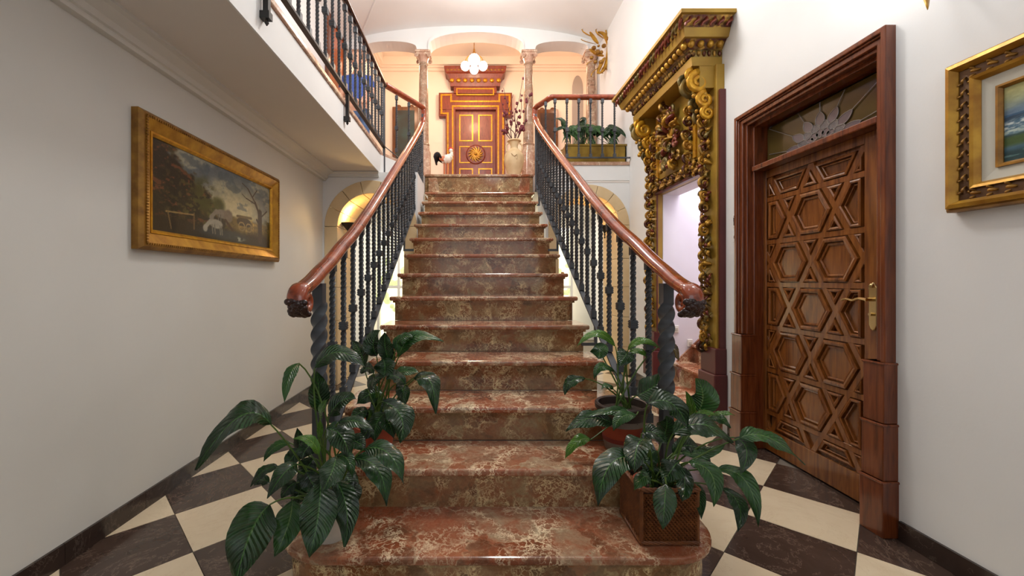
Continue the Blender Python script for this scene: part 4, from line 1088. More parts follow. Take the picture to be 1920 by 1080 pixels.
def ornament(y, z, dy, dz):
    mb = MB(); leaf_mb(mb, (XR-0.030, y-dy*0.018, z-dz*0.018), (-0.2, dy, dz), (-1, 0, 0), 0.030, 0.0065)
    leaf_mb(mb, (XR-0.030, y+dz*0.008, z+dy*0.008), (-0.25, dy*0.7+dz*0.6, dz*0.7+dy*0.6), (-1, 0, 0), 0.020, 0.005)
    leaf_mb(mb, (XR-0.030, y-dz*0.008, z-dy*0.008), (-0.25, dy*0.7-dz*0.6, dz*0.7-dy*0.6), (-1, 0, 0), 0.020, 0.005)
    mb.build('leaf_ornament', M['gold_dull'], t, 'all')
z = z0_+0.075
while z < z1_-0.05: ornament(b_-0.059, z, 0, -1); z += 0.045
y = b_-0.09
while y > 1.25: ornament(y, z0_+0.059, 1, 0); ornament(y, z1_-0.059, 1, 0); y -= 0.05

# wall lamps on the right wall
t = thing('leaf_wall_lamp', 'gold leaf-shaped wall lamp at the top right, only its lowest leaf in view', 'lamp', (XR, 1.62, 2.42))
def bigleaf(mb, p0, p1, p2, w, n=(0,-1,0.3)):
    pts = bez(p0, p1, p2, 10); vs = []; fs = []; Nn = Vector(n)
    for i, p in enumerate(pts):
        T = (pts[min(i+1, 10)]-pts[max(i-1, 0)]).normalized(); s_ = T.cross(Nn).normalized(); k = w*math.sin(PI*min(0.999, (i/10)*0.95+0.05))**0.8
        nn = s_.cross(T)
        vs += [p-s_*k, p+nn*k*0.35, p+s_*k, p-nn*0.003]
    for i in range(10):
        for k in range(4): fs.append((i*4+k, i*4+(k+1) % 4, (i+1)*4+(k+1) % 4, (i+1)*4+k))
    fs.append((0,1,2,3)); fs.append((40,41,42,43)); mb.add(vs, fs)
MB().lathe([(0.05,-0.01),(0.055,0.0),(0.04,0.02),(0.02,0.03)], (0,0,0), 16).build('backplate', M['gold'], t, True).location = (1.83, 1.62, 2.45)
for p0, p1, p2, w in (((1.83,1.64,2.44),(1.79,1.64,2.30),(1.73,1.565,2.165),0.02), ((1.83,1.60,2.45),(1.72,1.60,2.40),(1.66,1.60,2.58),0.02), ((1.83,1.62,2.46),(1.80,1.62,2.6),(1.72,1.70,2.72),0.022), ((1.83,1.6,2.46),(1.80,1.5,2.5),(1.76,1.42,2.62),0.02)):
    mb = MB(); bigleaf(mb, p0, p1, p2, w); mb.build('gold_leaf', M['gold'], t, 'all')
MB().ball((1.70, 1.64, 2.60), 0.045, 14, 8).build('shade', M['globe'], t, True)
rn = random.Random(4)
c0 = at(1136, 92, 5.75); c0.x = 1.80
t = thing('wheat_wall_lamp', 'gilded wheat-and-flower wall lamp high on the right wall near the ceiling', 'lamp', tuple(c0))
def P5(px, py, dx=0): p = at(px, py, 5.75); return (p.x-dx, p.y-dx*0.5, p.z)
for pts in ([(1140,55),(1141,85),(1138,115),(1131,132),(1122,138)], [(1143,60),(1148,90),(1140,120)], [(1121,60),(1132,64),(1139,78),(1141,95)], [(1106,60),(1114,72),(1122,82)], [(1105,92),(1118,100),(1132,105)], [(1120,138),(1127,120),(1134,108)]):
    MB().tube(smoothpath([P5(*p) for p in pts], 3), 0.02, 6, (0,1,0), lambda t: 0.5+0.9*math.sin(PI*t)).build('gilt_stem', M['gold'], t, True)
for px, py, r in ((1119,92,.035),(1115,110,.03),(1126,100,.04),(1132,118,.03),(1146,75,.035),(1122,118,.03),(1138,88,.035),(1133,100,.03),(1128,88,.02)):
    MB().ball(P5(px, py, 0.05), r, 8, 5, (1,1,0.8)).build('gilt_flower', M['gold_dull'], t, True)
for px, py in ((1146,58),(1149,50),(1107,60),(1103,92),(1150,118),(1146,128),(1138,132),(1128,60),(1112,118),(1150,84),(1104,76),(1122,138)):
    a = Vector(P5(1140, 95)); b = Vector(P5(px, py))
    mb = MB(); leaf_mb(mb, b+(a-b)*0.35, (b-a), (-1,0,0), (b-a).length*0.6, 0.022); mb.build('gilt_ear', M['gold'], t, 'all')

# dark uplighters inside the arches
def uplighter(c, label, s=1, r=0.075):
    t = thing('wall_uplighter', label, 'lamp', c)
    prof = [(0.012,-0.07),(0.03,-0.055),(0.055,-0.02),(r+0.012,0.012),(r,0.012),(0.045,-0.012),(0.01,-0.03)]
    MB().lathe(prof, c, 16).build('bowl', M['black_iron'], t, True)
    MB().lathe([(0.003,-0.15),(0.012,-0.135),(0.005,-0.12),(0.012,-0.10),(0.008,-0.085),(0.016,-0.07)], c, 10).build('drop_finial', M['black_iron'], t, True)
uplighter((-1.415, 4.62, 1.77), 'dark metal bowl uplighter glowing inside the left sandstone arch')
uplighter((1.66, 5.22, 1.82), 'dark metal uplighter inside the right sandstone arch, half hidden by the handrail')
# ---------------------------------------------------------------- carved red and gold door upstairs
cd = thing('carved_door', 'red mahogany and gold carved double-panel door with heavy pediment at the back of the lobby', 'door', ((891-VX)*8.2/F, YB, ZF))
def bp(px, py, Y=8.2): return ((px-VX)*Y/F, H+(VY-py)*Y/F)
ZB = ZF
def rectb(name, x0, x1, y_top, y_bot, yf, mat='door_red', bev=0.006, yb=YB, floor=False):
    a, zt = bp(x0, y_top); b, zb = bp(x1, y_bot)
    if floor: zb = ZB
    return MB().box((a, yf, zb), (b, yb, zt)).build(name, M[mat], cd, bevel=bev)
for x0, x1 in ((836, 854), (930, 947)): rectb('door_jamb', x0, x1, 206, 400, 8.16, floor=True)
rectb('door_lintel', 824, 959, 176, 207, 8.155)
for x0, x1 in ((823, 850), (934, 960)): rectb('door_ear', x0, x1, 175, 219, 8.17)
rectb('pediment_neck', 851, 931, 158, 178, 8.12)
lf = rectb('door_leaf', 854, 930, 206, 400, 8.235, floor=True)
# cornice
vs = []; 
prof = [(845, 166, 8.10), (843, 152, 8.06), (839, 146, 8.03), (836, 144, 8.0), (834, 136, 7.98), (834, 134, 7.98)]
for x, y, yy in prof:
    x1 = 891*2-x
    a, z = bp(x, y); b, _ = bp(x1, y); vs += [(a, YB, z), (a, yy, z), (b, yy, z), (b, YB, z)]
fs = []
for i in range(len(prof)-1):
    for k in range(4): fs.append((i*4+k, i*4+(k+1) % 4, (i+1)*4+(k+1) % 4, (i+1)*4+k))
n_ = (len(prof)-1)*4; fs += [(3,2,1,0), (n_, n_+1, n_+2, n_+3)]
MB().add(vs, fs).build('pediment_cornice', M['door_red'], cd)
for i in range(8):
    a, z = bp(848+i*(934-848)/7, 157); MB().ball((0,0,0), 0.045, 12, 8, (1,0.7,0.9)).build('gold_boss', M['gold_bright'], cd, True).location = (a, 8.06, z)
for i in range(16):
    a, z = bp(841+i*100/15, 140.5); MB().ball((0,0,0), 0.026, 8, 5, (1.2,0.6,0.8)).build('gold_bead', M['gold_dull'], cd, True).location = (a, 8.0, z)
def trimline(pts, yf, w=0.022, parent=cd, name='gold_trim'):
    mb = MB(); P = [bp(*p) for p in pts]
    for (a, b) in zip(P[:-1], P[1:]):
        L = math.hypot(b[0]-a[0], b[1]-a[1]); n = max(1, int(L/0.034))
        for k in range(n):
            t = (k+0.5)/n; mb.ball((a[0]+(b[0]-a[0])*t, yf, a[1]+(b[1]-a[1])*t), w*0.85, 6, 4, (1,0.7,1))
        x0, x1 = min(a[0], b[0])-w, max(a[0], b[0])+w; z0, z1 = min(a[1], b[1])-w, max(a[1], b[1])+w
        e_ = 0.0012*(abs(b[0]-a[0]) > abs(b[1]-a[1])); mb.box((x0+e_, yf-0.004-e_, z0+e_), (x1-e_, yf+0.02+e_, z1-e_))
    return mb.build(name, M['gold_bright'], parent)
trimline([(857,171),(857,181),(925,181),(925,170),(857,170)], 8.118, 0.013)
trimline([(828,214),(828,180),(846,180),(846,192),(936,192),(936,180),(955,180),(955,214)], 8.152, 0.018)
for s_, (x0, x1, xo) in ((0, (849, 849, 840)), (1, (934, 934, 943))): 
    trimline([(xo, 214), (xo, 345)], 8.158, 0.017); trimline([(x0, 202), (x0, 345)], 8.158, 0.015)
trimline([(849, 201), (934, 201)], 8.153, 0.017)
trimline([(828,214),(840,214)], 8.165, 0.017); trimline([(943,214),(955,214)], 8.165, 0.017)
for x0, x1, y0, y1 in ((862,886,215,263), (898,922,215,263), (862,886,316,350), (898,922,316,350)):
    trimline([(x0,y0),(x1,y0),(x1,y1),(x0,y1),(x0,y0)], 8.232, 0.013, lf)
trimline([(880,274),(862,274),(862,304),(880,304)], 8.232, 0.012, lf); trimline([(905,274),(922,274),(922,304),(905,304)], 8.232, 0.012, lf)
cx_, cz_ = bp(892, 289)
MB().add(*(lambda n: ([(cx_+0.175*math.cos(2*PI*k/n), 8.215, cz_+0.175*math.sin(2*PI*k/n)) for k in range(n)]+[(cx_+0.2*math.cos(2*PI*k/n), 8.236, cz_+0.2*math.sin(2*PI*k/n)) for k in range(n)], [tuple(range(n-1,-1,-1))]+[(k,(k+1)%n,n+(k+1)%n,n+k) for k in range(n)]))(32)).build('rosette_ring', M['door_red'], lf)
for k in range(14):
    a = 2*PI*k/14; mb = MB()
    pts = [(cx_+r*math.cos(a+r*5), 8.205, cz_+r*math.sin(a+r*5)) for r in (0.03, 0.06, 0.095, 0.125, 0.15)]
    mb.tube(pts, 0.016, 6, (0,1,0), lambda t: 0.5+0.9*math.sin(PI*min(1, t+0.15))); mb.build('rosette_petal', M['gold'], lf, True)
MB().ball((cx_, 8.205, cz_), 0.035, 10, 6).build('rosette_centre', M['gold'], lf, True)

# pendant lamp
pc = at(889, 118, 7.15)
t = thing('pendant_lamp', 'brass pendant lamp with four lit opal globes hanging in the lobby', 'lamp', tuple(pc))
MB().tube([(pc.x, 7.15, 5.6), (pc.x, 7.15, pc.z+0.16)], 0.008, 6).build('chain', M['gold_dull'], t, True)
MB().lathe([(0.015,0.24),(0.02,0.2),(0.045,0.14),(0.06,0.10),(0.03,0.06)], pc, 12).build('hub', M['gold_dull'], t, True)
for i, (dx, dy, dz) in enumerate(((0, -0.06, 0.02), (-0.155, 0.0, -0.055), (0.155, 0.0, -0.055), (0, 0.15, -0.04))):
    p = pc+Vector((dx, dy, dz)); MB().ball(p, 0.10 if i == 0 else 0.078, 16, 10).build('globe', M['globe'], t, True)
    if i: MB().tube(bez(pc+Vector((0,0,0.10)), pc+Vector((dx*0.8, dy*0.8, 0.17)), p+Vector((0,0,0.07)), 8), 0.009, 6).build('arm', M['gold_dull'], t, True)

# figured panels at the back of the lobby
def panel(x0, x1, ytop, label, mat, name):
    a, zt = bp(x0, ytop, 8.27); b, _ = bp(x1, ytop, 8.27)
    t = thing(name, label, 'panel', ((a+b)/2, YB, ZF))
    MB().box((a, 8.24, ZF), (b, YB, zt)).build('frame', M['wood_deep'], t, bevel=0.01)
    MB().box((a+0.07, 8.228, ZF+0.1), (b-0.07, 8.245, zt-0.08)).build('picture', M[mat], t)
    for s_ in (0.25, 0.75):
        MB().ball((a+(b-a)*s_, 8.26, zt), 0.05, 10, 6, (1,0.5,0.9)).build('crest', M['wood_deep'], t, True)
panel(736, 784, 201, 'tall dark painted panel on the lobby wall left of the carved door', 'tapestry_a', 'painted_screen')
panel(1006, 1046, 206, 'dark carved wooden panel on the lobby wall right of the carved door', 'tapestry_b', 'carved_screen')

# orange-brown door on the gallery wall behind the person
d2 = SE('door_2', 'orange-brown wooden door in the gallery wall behind the man', (XG, 5.6, ZF))
MB().box((XG, 5.42, ZF), (XG+0.03, 6.05, 4.66)).build('door_leaf', M['orange_wood'], d2, bevel=0.005)
for y in (5.36, 6.02): MB().box((XG, y, ZF), (XG+0.05, y+0.07, 4.73)).build('frame', M['wood_frame'], d2, bevel=0.005)
MB().box((XG, 5.36, 4.64), (XG+0.055, 6.09, 4.74)).build('frame', M['wood_frame'], d2, bevel=0.005)

# rooster figurine
rc = at(835, 330, 5.72); rc.z = ZF
t = thing('rooster_figurine', 'glazed white rooster figurine with black tail and red comb on the landing', 'figurine', (rc.x, 5.72, ZF))
def rp(px, py, dy=0): p = at(px, py, 5.72); return Vector((p.x, p.y+dy, p.z))
body = [rp(828,303), rp(834,300), rp(840,297), rp(845,292), rp(847,287), rp(845.5,283)]
MB().tube(smoothpath(body, 4), 0.05, 12, (0,1,0), lambda s_: [0.7,1.15,1.3,1.05,0.62,0.42,0.3][min(6, int(s_*6.99))]).build('body', M['rooster_white'], t, True)
MB().ball(rp(845.5,282.5), 0.028, 12, 8).build('head', M['rooster_white'], t, True)
MB().ball(rp(831,299,-0.04), 0.045, 10, 6, (1.2,0.4,0.8)).build('wing', M['rooster_orange'], t, True)
mb = MB()
for a in (0, 1, 2, 3): mb.ball(rp(842.5+a*1.7, 279.5-(a in (1,2))*1.2), 0.014, 8, 5, (1,0.6,1.3))
mb.ball(rp(848, 286), 0.013, 8, 5, (0.8,0.6,1.4)); mb.build('comb', M['rooster_red'], t, True)
MB().tube([rp(849,283), rp(852,284)], 0.008, 6, (0,0,1), lambda s_: 1-0.8*s_).build('beak', M['rooster_orange'], t, True)
for i in range(8):
    q_ = 0.02*(i-3.5)
    MB().tube(smoothpath([rp(829,300+i*0.5,q_*0.6), rp(823-i*0.3,291+i*0.8,q_), rp(817.5-i*0.05,292+i*1.4,q_), rp(814.5+i*0.5,298+i*1.3,q_)], 3), 0.016, 6, (0,1,0), lambda s_: 0.6+0.7*math.sin(PI*s_)).build('tail_feather', M['rooster_black'], t, True)
for x in (833, 839): MB().tube([rp(x,306), rp(x,314), Vector((rp(x,314).x, 5.72, ZF+0.01)), Vector((rp(x,314).x+0.03, 5.68, ZF+0.008))], 0.013, 6).build('leg', M['rooster_orange'], t, True)
MB().lathe([(0.06,0.0),(0.065,0.015),(0.05,0.03)], (rp(836,300).x, 5.72, ZF), 14).build('base', M['rooster_orange'], t, True)

# vase with dry branches
vx = (964-VX)*5.78/F
t = thing('amphora_vase', 'beige two-handled clay vase holding dry branches beside the right column', 'vase', (vx, 5.78, ZF))
MB().lathe([(0.06,0),(0.075,0.02),(0.085,0.06),(0.125,0.18),(0.142,0.29),(0.13,0.36),(0.085,0.41),(0.055,0.44),(0.052,0.48),(0.07,0.53),(0.098,0.545),(0.092,0.56),(0.06,0.55),(0.045,0.5)], (vx,5.78,ZF), 24).build('body', M['beige_clay'], t, True)
for s_ in (-1, 1): MB().tube(bez((vx+s_*0.07,5.78,ZF+0.52), (vx+s_*0.14,5.78,ZF+0.50), (vx+s_*0.10,5.78,ZF+0.40), 8), 0.011, 6).build('handle', M['beige_clay'], t, True)
MB().tube(smoothpath([(vx-0.05,5.645,ZF+0.34),(vx-0.01,5.635,ZF+0.30),(vx+0.03,5.64,ZF+0.33),(vx+0.02,5.64,ZF+0.26)],3), 0.008, 6).build('relief_vine', M['beige_clay'], t, True)
t = thing('dry_branches', 'tall dark twigs with plum-coloured blossoms standing in the beige vase', 'branches', (vx, 5.78, ZF+0.5))
def vp(px, py, dy=0): p = at(px, py, 5.78); return (p.x, p.y+dy, p.z)
rn = random.Random(9)
brs = [[(962,270),(958,245),(960,225),(953,200),(944,165)],[(964,270),(968,240),(965,215),(972,190),(980,150)],[(966,270),(974,245),(970,225),(978,205),(977,170)],[(963,270),(954,250),(948,235),(945,215),(938,190)],[(966,270),(976,250),(984,232),(986,205),(994,178)],[(961,268),(966,250),(952,232),(955,205),(963,172)],[(965,268),(970,250),(982,240),(984,225)],[(962,268),(950,252),(944,243)]]
for bi, b in enumerate(brs):
    dy = rn.uniform(-0.1, 0.1); pts = smoothpath([vp(p[0]+rn.uniform(-1,1), p[1], dy*i/4) for i, p in enumerate(b)], 4)
    o = MB().tube(pts, 0.0075, 6, (0,1,0), lambda s_: 1-0.6*s_).build('twig', M['twig'], t, True)
    for k in range(9 if bi != 5 else 2):
        p = pts[int(len(pts)*rn.uniform(0.3, 0.99))]+Vector((rn.uniform(-0.03,0.03), rn.uniform(-0.03,0.03), rn.uniform(-0.02,0.02)))
        MB().ball(p, rn.uniform(0.013, 0.024), 7, 5, (1,1,1.2)).build('blossom', M['berry'], o, True)

# man in a blue T-shirt on the gallery
def skin_body(name, joints, edges, mat, parent, root=0, sub=2):
    me = bpy.data.meshes.new(name); me.from_pydata([j[:3] for j in joints], edges, []); me.materials.append(mat)
    o = link(me, name, parent)
    m = o.modifiers.new('skin', 'SKIN'); m.use_smooth_shade = True
    for i, j in enumerate(joints):
        sv = me.skin_vertices[0].data[i]; sv.radius = (j[3], j[4] if len(j) > 4 else j[3]); sv.use_root = (i == root)
    s_ = o.modifiers.new('sub', 'SUBSURF'); s_.levels = sub; s_.render_levels = sub
    return o
mx, my = -1.60, 5.62
t = thing('person', 'man in blue T-shirt and jeans standing upstairs behind the gallery balusters', 'person', (mx, my, ZF))
G = lambda x, y, z: (mx+x, my+y, ZF+z)
me = bpy.data.meshes.new('body')
J = [(G(0,0,0.95), .145,.10), (G(0,0,1.15), .135,.10), (G(0,0,1.36), .16,.10), (G(0,-.01,1.47), .06,.055), (G(0,-.03,1.56), .052,.055),
     (G(-.17,0,1.40), .062,.062), (G(-.24,-.01,1.16), .046,.046), (G(-.16,-.20,1.02), .034,.034), (G(-.08,-.27,1.00), .03,.022),
     (G(.17,0,1.40), .062,.062), (G(.24,-.01,1.16), .046,.046), (G(.13,-.20,1.00), .034,.034), (G(.03,-.28,.99), .03,.022),
     (G(-.09,0,.86), .095,.09), (G(-.10,-.01,.48), .066,.066), (G(-.11,.02,.09), .045,.045), (G(-.12,-.12,.04), .04,.03),
     (G(.09,0,.86), .095,.09), (G(.10,-.01,.48), .066,.066), (G(.11,.02,.09), .045,.045), (G(.12,-.12,.04), .04,.03)]
E = [(0,1),(1,2),(2,3),(3,4),(2,5),(5,6),(6,7),(7,8),(2,9),(9,10),(10,11),(11,12),(0,13),(13,14),(14,15),(15,16),(0,17),(17,18),(18,19),(19,20)]
skin_body('body', [j[0]+j[1:] for j in J], E, M['skin'], t)
TS = [(0,.155,.112),(1,.148,.112),(2,.172,.112),(3,.072,.068)]
Jt = [J[0][0]+(.158,.115), J[1][0]+(.15,.113), J[2][0]+(.172,.112), G(0,-.008,1.45)+(.08,.07), J[5][0]+(.078,.078), G(-.225,-.005,1.25)+(.062,.062), J[9][0]+(.078,.078), G(.225,-.005,1.25)+(.062,.062)]
skin_body('tshirt', Jt, [(0,1),(1,2),(2,3),(2,4),(4,5),(2,6),(6,7)], M['shirt'], t)
Jj = [G(0,0,.93)+(.15,.108), J[13][0]+(.108,.1), J[14][0]+(.08,.08), J[15][0]+(.062,.062), J[17][0]+(.108,.1), J[18][0]+(.08,.08), J[19][0]+(.062,.062)]
skin_body('jeans', Jj, [(0,1),(1,2),(2,3),(0,4),(4,5),(5,6)], M['jeans'], t)
for s_, h_ in ((-1, J[8][0]), (1, J[12][0])):
    for f_ in range(5):
        b = Vector(h_)+Vector((-s_*0.0+(f_-2)*0.016, 0, 0)); e = b+Vector((-s_*(0.03+0.01*(f_ == 0)), -0.045, -0.02))
        if f_ == 4: b = Vector(h_)+Vector((s_*0.0, 0, 0.02)); e = b+Vector((-s_*0.03, -0.03, 0.03))
        MB().tube([b, (b+e)/2+Vector((0,-0.012,0.006)), e+Vector((0,0,-0.012))], 0.0085, 7).build('finger', M['skin'], t, True)
hd_ = Vector(G(0,-.045,1.665))
me_ = MB().lathe([(0.004,-0.118),(0.035,-0.11),(0.058,-0.075),(0.072,-0.03),(0.08,0.02),(0.078,0.06),(0.06,0.095),(0.03,0.112),(0.004,0.116)], hd_, 18, 0.95, 1.12)
me_.ball(hd_+Vector((0,-0.09,-0.012)), 0.015, 8, 6, (0.8,1,1.6))
for s_ in (-1, 1): me_.ball(hd_+Vector((s_*0.076,0.01,-0.01)), 0.02, 8, 6, (0.4,0.9,1.5))
hm = me_.build('head', M['skin'], t, 'all')
for s_ in (-1, 1): MB().ball(hd_+Vector((s_*0.03,-0.078,0.012)), 0.008, 8, 6).build('eye', M['ink'], hm, True)
MB().ball(hd_+Vector((0,-0.077,-0.055)), 0.018, 8, 5, (1.2,0.4,0.3)).build('mouth', newmat('lips', srgb(176,96,84), 0.5)[0], hm, True)
MB().lathe([(0.08,0.0),(0.087,0.03),(0.083,0.07),(0.062,0.108),(0.03,0.124),(0.004,0.127)], hd_+Vector((0,0.018,0.0)), 18, 0.97, 1.1).build('hair', M['hair'], t, 'all')

t.scale = (0.95, 0.95, 0.95)
# ---------------------------------------------------------------- leafy plants
def blade(parent, p0, p1, p2, w, mat, nrm, fold=0.25, seed=0, droop=0.0):
    rn = random.Random(seed); n, m = 16, 8
    pts = bez(p0, p1, p2, n); vs = []; fs = []; uv = []
    Nn = Vector(nrm).normalized(); wav = rn.uniform(0, 6); wa = rn.uniform(0.03, 0.11)
    for i, p in enumerate(pts):
        t = i/n; T = (pts[min(i+1, n)]-pts[max(i-1, 0)]).normalized()
        s_ = T.cross(Nn)
        if s_.length < 1e-3: s_ = Vector((1,0,0))
        s_.normalize(); nn = s_.cross(T).normalized()
        if nn.dot(Nn) < 0: nn = -nn
        ww = w*0.5*(math.sin(PI*t**0.8)**0.85 if 0 < t < 1 else 0.0)+0.0006
        if t > 0.85: ww *= (1-(t-0.85)/0.15*0.35)
        for k in range(m+1):
            q_ = (k-m/2)/(m/2)
            h = fold*abs(q_)*ww*0.8-0.25*ww*q_*q_*(1+droop)+wa*w*math.sin(t*13+wav+q_*2)*abs(q_)+0.0016*math.cos((t*1.0-abs(q_)*0.22)*2*PI*9)*min(1, abs(q_)*4)*(ww/(0.5*w+1e-6))
            vs.append(p+s_*ww*q_+nn*h); uv.append((t, q_))
    for i in range(n):
        for k in range(m):
            fs.append((i*(m+1)+k, i*(m+1)+k+1, (i+1)*(m+1)+k+1, (i+1)*(m+1)+k))
    me = bpy.data.meshes.new('leaf'); me.from_pydata([tuple(v) for v in vs], [], fs); me.update()
    ul = me.uv_layers.new(name='UVMap')
    for l in me.loops: ul.data[l.index].uv = uv[l.vertex_index]
    me.materials.append(mat); me.polygons.foreach_set('use_smooth', [True]*len(me.polygons))
    return link(me, 'leaf', parent)
def plant(t, Yc, soil, leaves, seed, spread=0.05):
    rn = random.Random(seed)
    for i, L in enumerate(leaves):
        bx, by, mx_, my_, tx, ty, wp = L[:7]; mat = L[7] if len(L) > 7 else 'leaf'; dy = L[8] if len(L) > 8 else rn.uniform(-0.05, 0.05)
        Yb = Yc+dy; Yt = Yb-0.06+(-0.05 if ty > by+60 else 0.03)
        p0, p2 = at(bx, by, Yb), at(tx, ty, Yt); p1 = at(mx_*2-(bx+tx)/2, my_*2-(by+ty)/2, (Yb+Yt)/2)
        w = wp*Yb/F*0.98
        toc = (Vector((0,0,H))-p0).normalized()
        nrm = toc*0.8+Vector((rn.uniform(-0.35,0.35), 0, 0.75+rn.uniform(-0.2,0.3)))
        o = blade(t, p0, p1, p2, w, M[mat], nrm, rn.uniform(0.15, 0.45), seed*100+i)
        s0 = Vector(soil)+Vector((rn.uniform(-spread, spread), rn.uniform(-spread, spread)*0.7, 0))
        d0 = (p1-p0).normalized(); mid = s0.lerp(p0, 0.55)+Vector((0, 0, 0.10*(p0-s0).length+0.02))
        ctrl = p0-d0*0.35*(p0-s0).length
        ctrl = ctrl.lerp(mid, 0.6)
        MB().tube(bez(s0, ctrl, p0, 8), 0.0034, 6, (0.3,1,0.2), lambda s_: 1.25-0.5*s_).build('stem', M['stem'], o, True)

def pot(t, c, prof, name='pot', mat='terracotta', n=28): return MB().lathe(prof, c, n).build(name, M[mat], t, True)
# lower left plant
c1 = (-0.545, 1.56, 0.17)
t = thing('potted_plant', 'large dark green leafy plant, lower left on the bottom step, leaves drooping to the floor', 'plant', c1)
pot(t, c1, [(0.065,0.0),(0.07,0.01),(0.088,0.13),(0.094,0.135),(0.094,0.15),(0.084,0.15),(0.08,0.12)], 'pot', 'white_clay')
MB().lathe([(0.082,0.10),(0.082,0.135),(0.04,0.142),(0.002,0.143)], c1, 20).build('soil', M['soil'], t, True)
plant(t, 1.50, (c1[0], c1[1], 0.30), [
 (508,796, 448,782, 366,882, 62, 'leaf', -0.05), (506,946, 470,1000, 440,1100, 84, 'leaf', -0.15), (548,938, 540,985, 514,1045, 50, 'leaf_mid', -0.02),
 (601,905, 596,970, 580,1046, 66, 'leaf', -0.12), (628,898, 650,955, 646,1026, 46, 'leaf', -0.06), (630,857, 622,885, 603,924, 46, 'leaf', -0.1),
 (632,855, 652,862, 661,896, 26, 'leaf_mid'), (661,860, 708,880, 725,949, 46, 'leaf', 0.02), (683,842, 728,850, 757,908, 44, 'leaf', -0.06),
 (612,804, 640,818, 657,864, 52, 'leaf', 0.0), (597,853, 582,826, 550,823, 22, 'leaf_bright', -0.08), (600,782, 603,768, 614,749, 26, 'leaf_bright', 0.06),
 (597,824, 600,806, 599,786, 12, 'leaf_bright', 0.0), (599,776, 598,735, 594,696, 38, 'leaf', 0.1), (560,681, 543,705, 533,755, 24, 'leaf_mid', 0.02),
 (557,871, 532,888, 501,935, 38, 'leaf', -0.08), (521,875, 492,884, 470,913, 22, 'leaf', 0.0), (545,831, 515,838, 494,866, 20, 'leaf_mid', 0.08),
 (560,864, 562,835, 557,802, 26, 'leaf', 0.08), (617,780, 640,752, 668,748, 44, 'leaf', 0.1), (634,792, 668,790, 701,808, 28, 'leaf', 0.0),
 (588,860, 575,880, 560,915, 40, 'leaf', 0.06), (610,870, 612,905, 622,935, 40, 'leaf', 0.1), (640,880, 655,900, 668,930, 36, 'leaf', 0.12),
 (570,900, 560,925, 548,950, 34, 'leaf', 0.08), (590,690, 634,660, 686,690, 40, 'leaf', 0.05), (506,905, 488,900, 475,912, 22, 'leaf', .05), (600,905, 600,930, 610,960, 44, 'leaf', 0.06), (556,905, 540,915, 528,935, 30, 'leaf', 0.03), (560,840, 548,858, 530,880, 30, 'leaf', 0.04), (648,830, 668,828, 684,846, 34, 'leaf', 0.06), (590,830, 574,842, 566,862, 34, 'leaf', 0.02), (655,905, 662,925, 664,950, 34, 'leaf', 0.04), (575,885, 585,905, 600,925, 38, 'leaf', 0.0)], 1)
# upper left plant
c2 = (-0.445, 1.86, 0.34)
t = thing('potted_plant', 'bushy dark green plant in a terracotta pot on the second step, left of the stairs', 'plant', c2)
pot(t, c2, [(0.06,0.0),(0.065,0.01),(0.085,0.11),(0.095,0.112),(0.097,0.145),(0.086,0.145),(0.082,0.12)], 'pot', 'terracotta')
MB().lathe([(0.083,0.10),(0.083,0.128),(0.002,0.136)], c2, 20).build('soil', M['soil'], t, True)
plant(t, 1.86, (c2[0], c2[1], 0.47), [
 (681,686, 676,662, 660,638, 34), (706,668, 700,640, 715,618, 40), (728,674, 722,650, 722,622, 30), (741,658, 752,635, 777,632, 26, 'leaf_mid'),
 (748,668, 776,632, 832,640, 32, 'leaf_mid'), (718,672, 722,690, 719,708, 40), (737,704, 760,696, 788,700, 26, 'leaf_mid'), (777,711, 806,714, 817,776, 42),
 (777,708, 805,704, 823,722, 18), (743,720, 756,735, 754,767, 28), (719,738, 692,740, 668,758, 36), (719,753, 752,782, 750,831, 52, 'leaf', -0.1),
 (697,760, 700,780, 688,802, 32), (672,800, 696,808, 716,838, 36), (735,690, 728,665, 738,645, 30), (700,700, 690,690, 676,700, 30), (760,720, 740,705, 725,712, 34),
 (690,730, 700,712, 722,708, 36), (744,668, 752,655, 748,640, 18, 'leaf_bright'), (705,745, 715,765, 735,790, 36), (690,770, 672,775, 655,790, 30), (708,780, 728,792, 738,822, 34, 'leaf', -0.12), (700,790, 690,806, 678,826, 32, 'leaf', -0.12), (722,775, 706,795, 703,830, 34, 'leaf', -0.13)], 2)
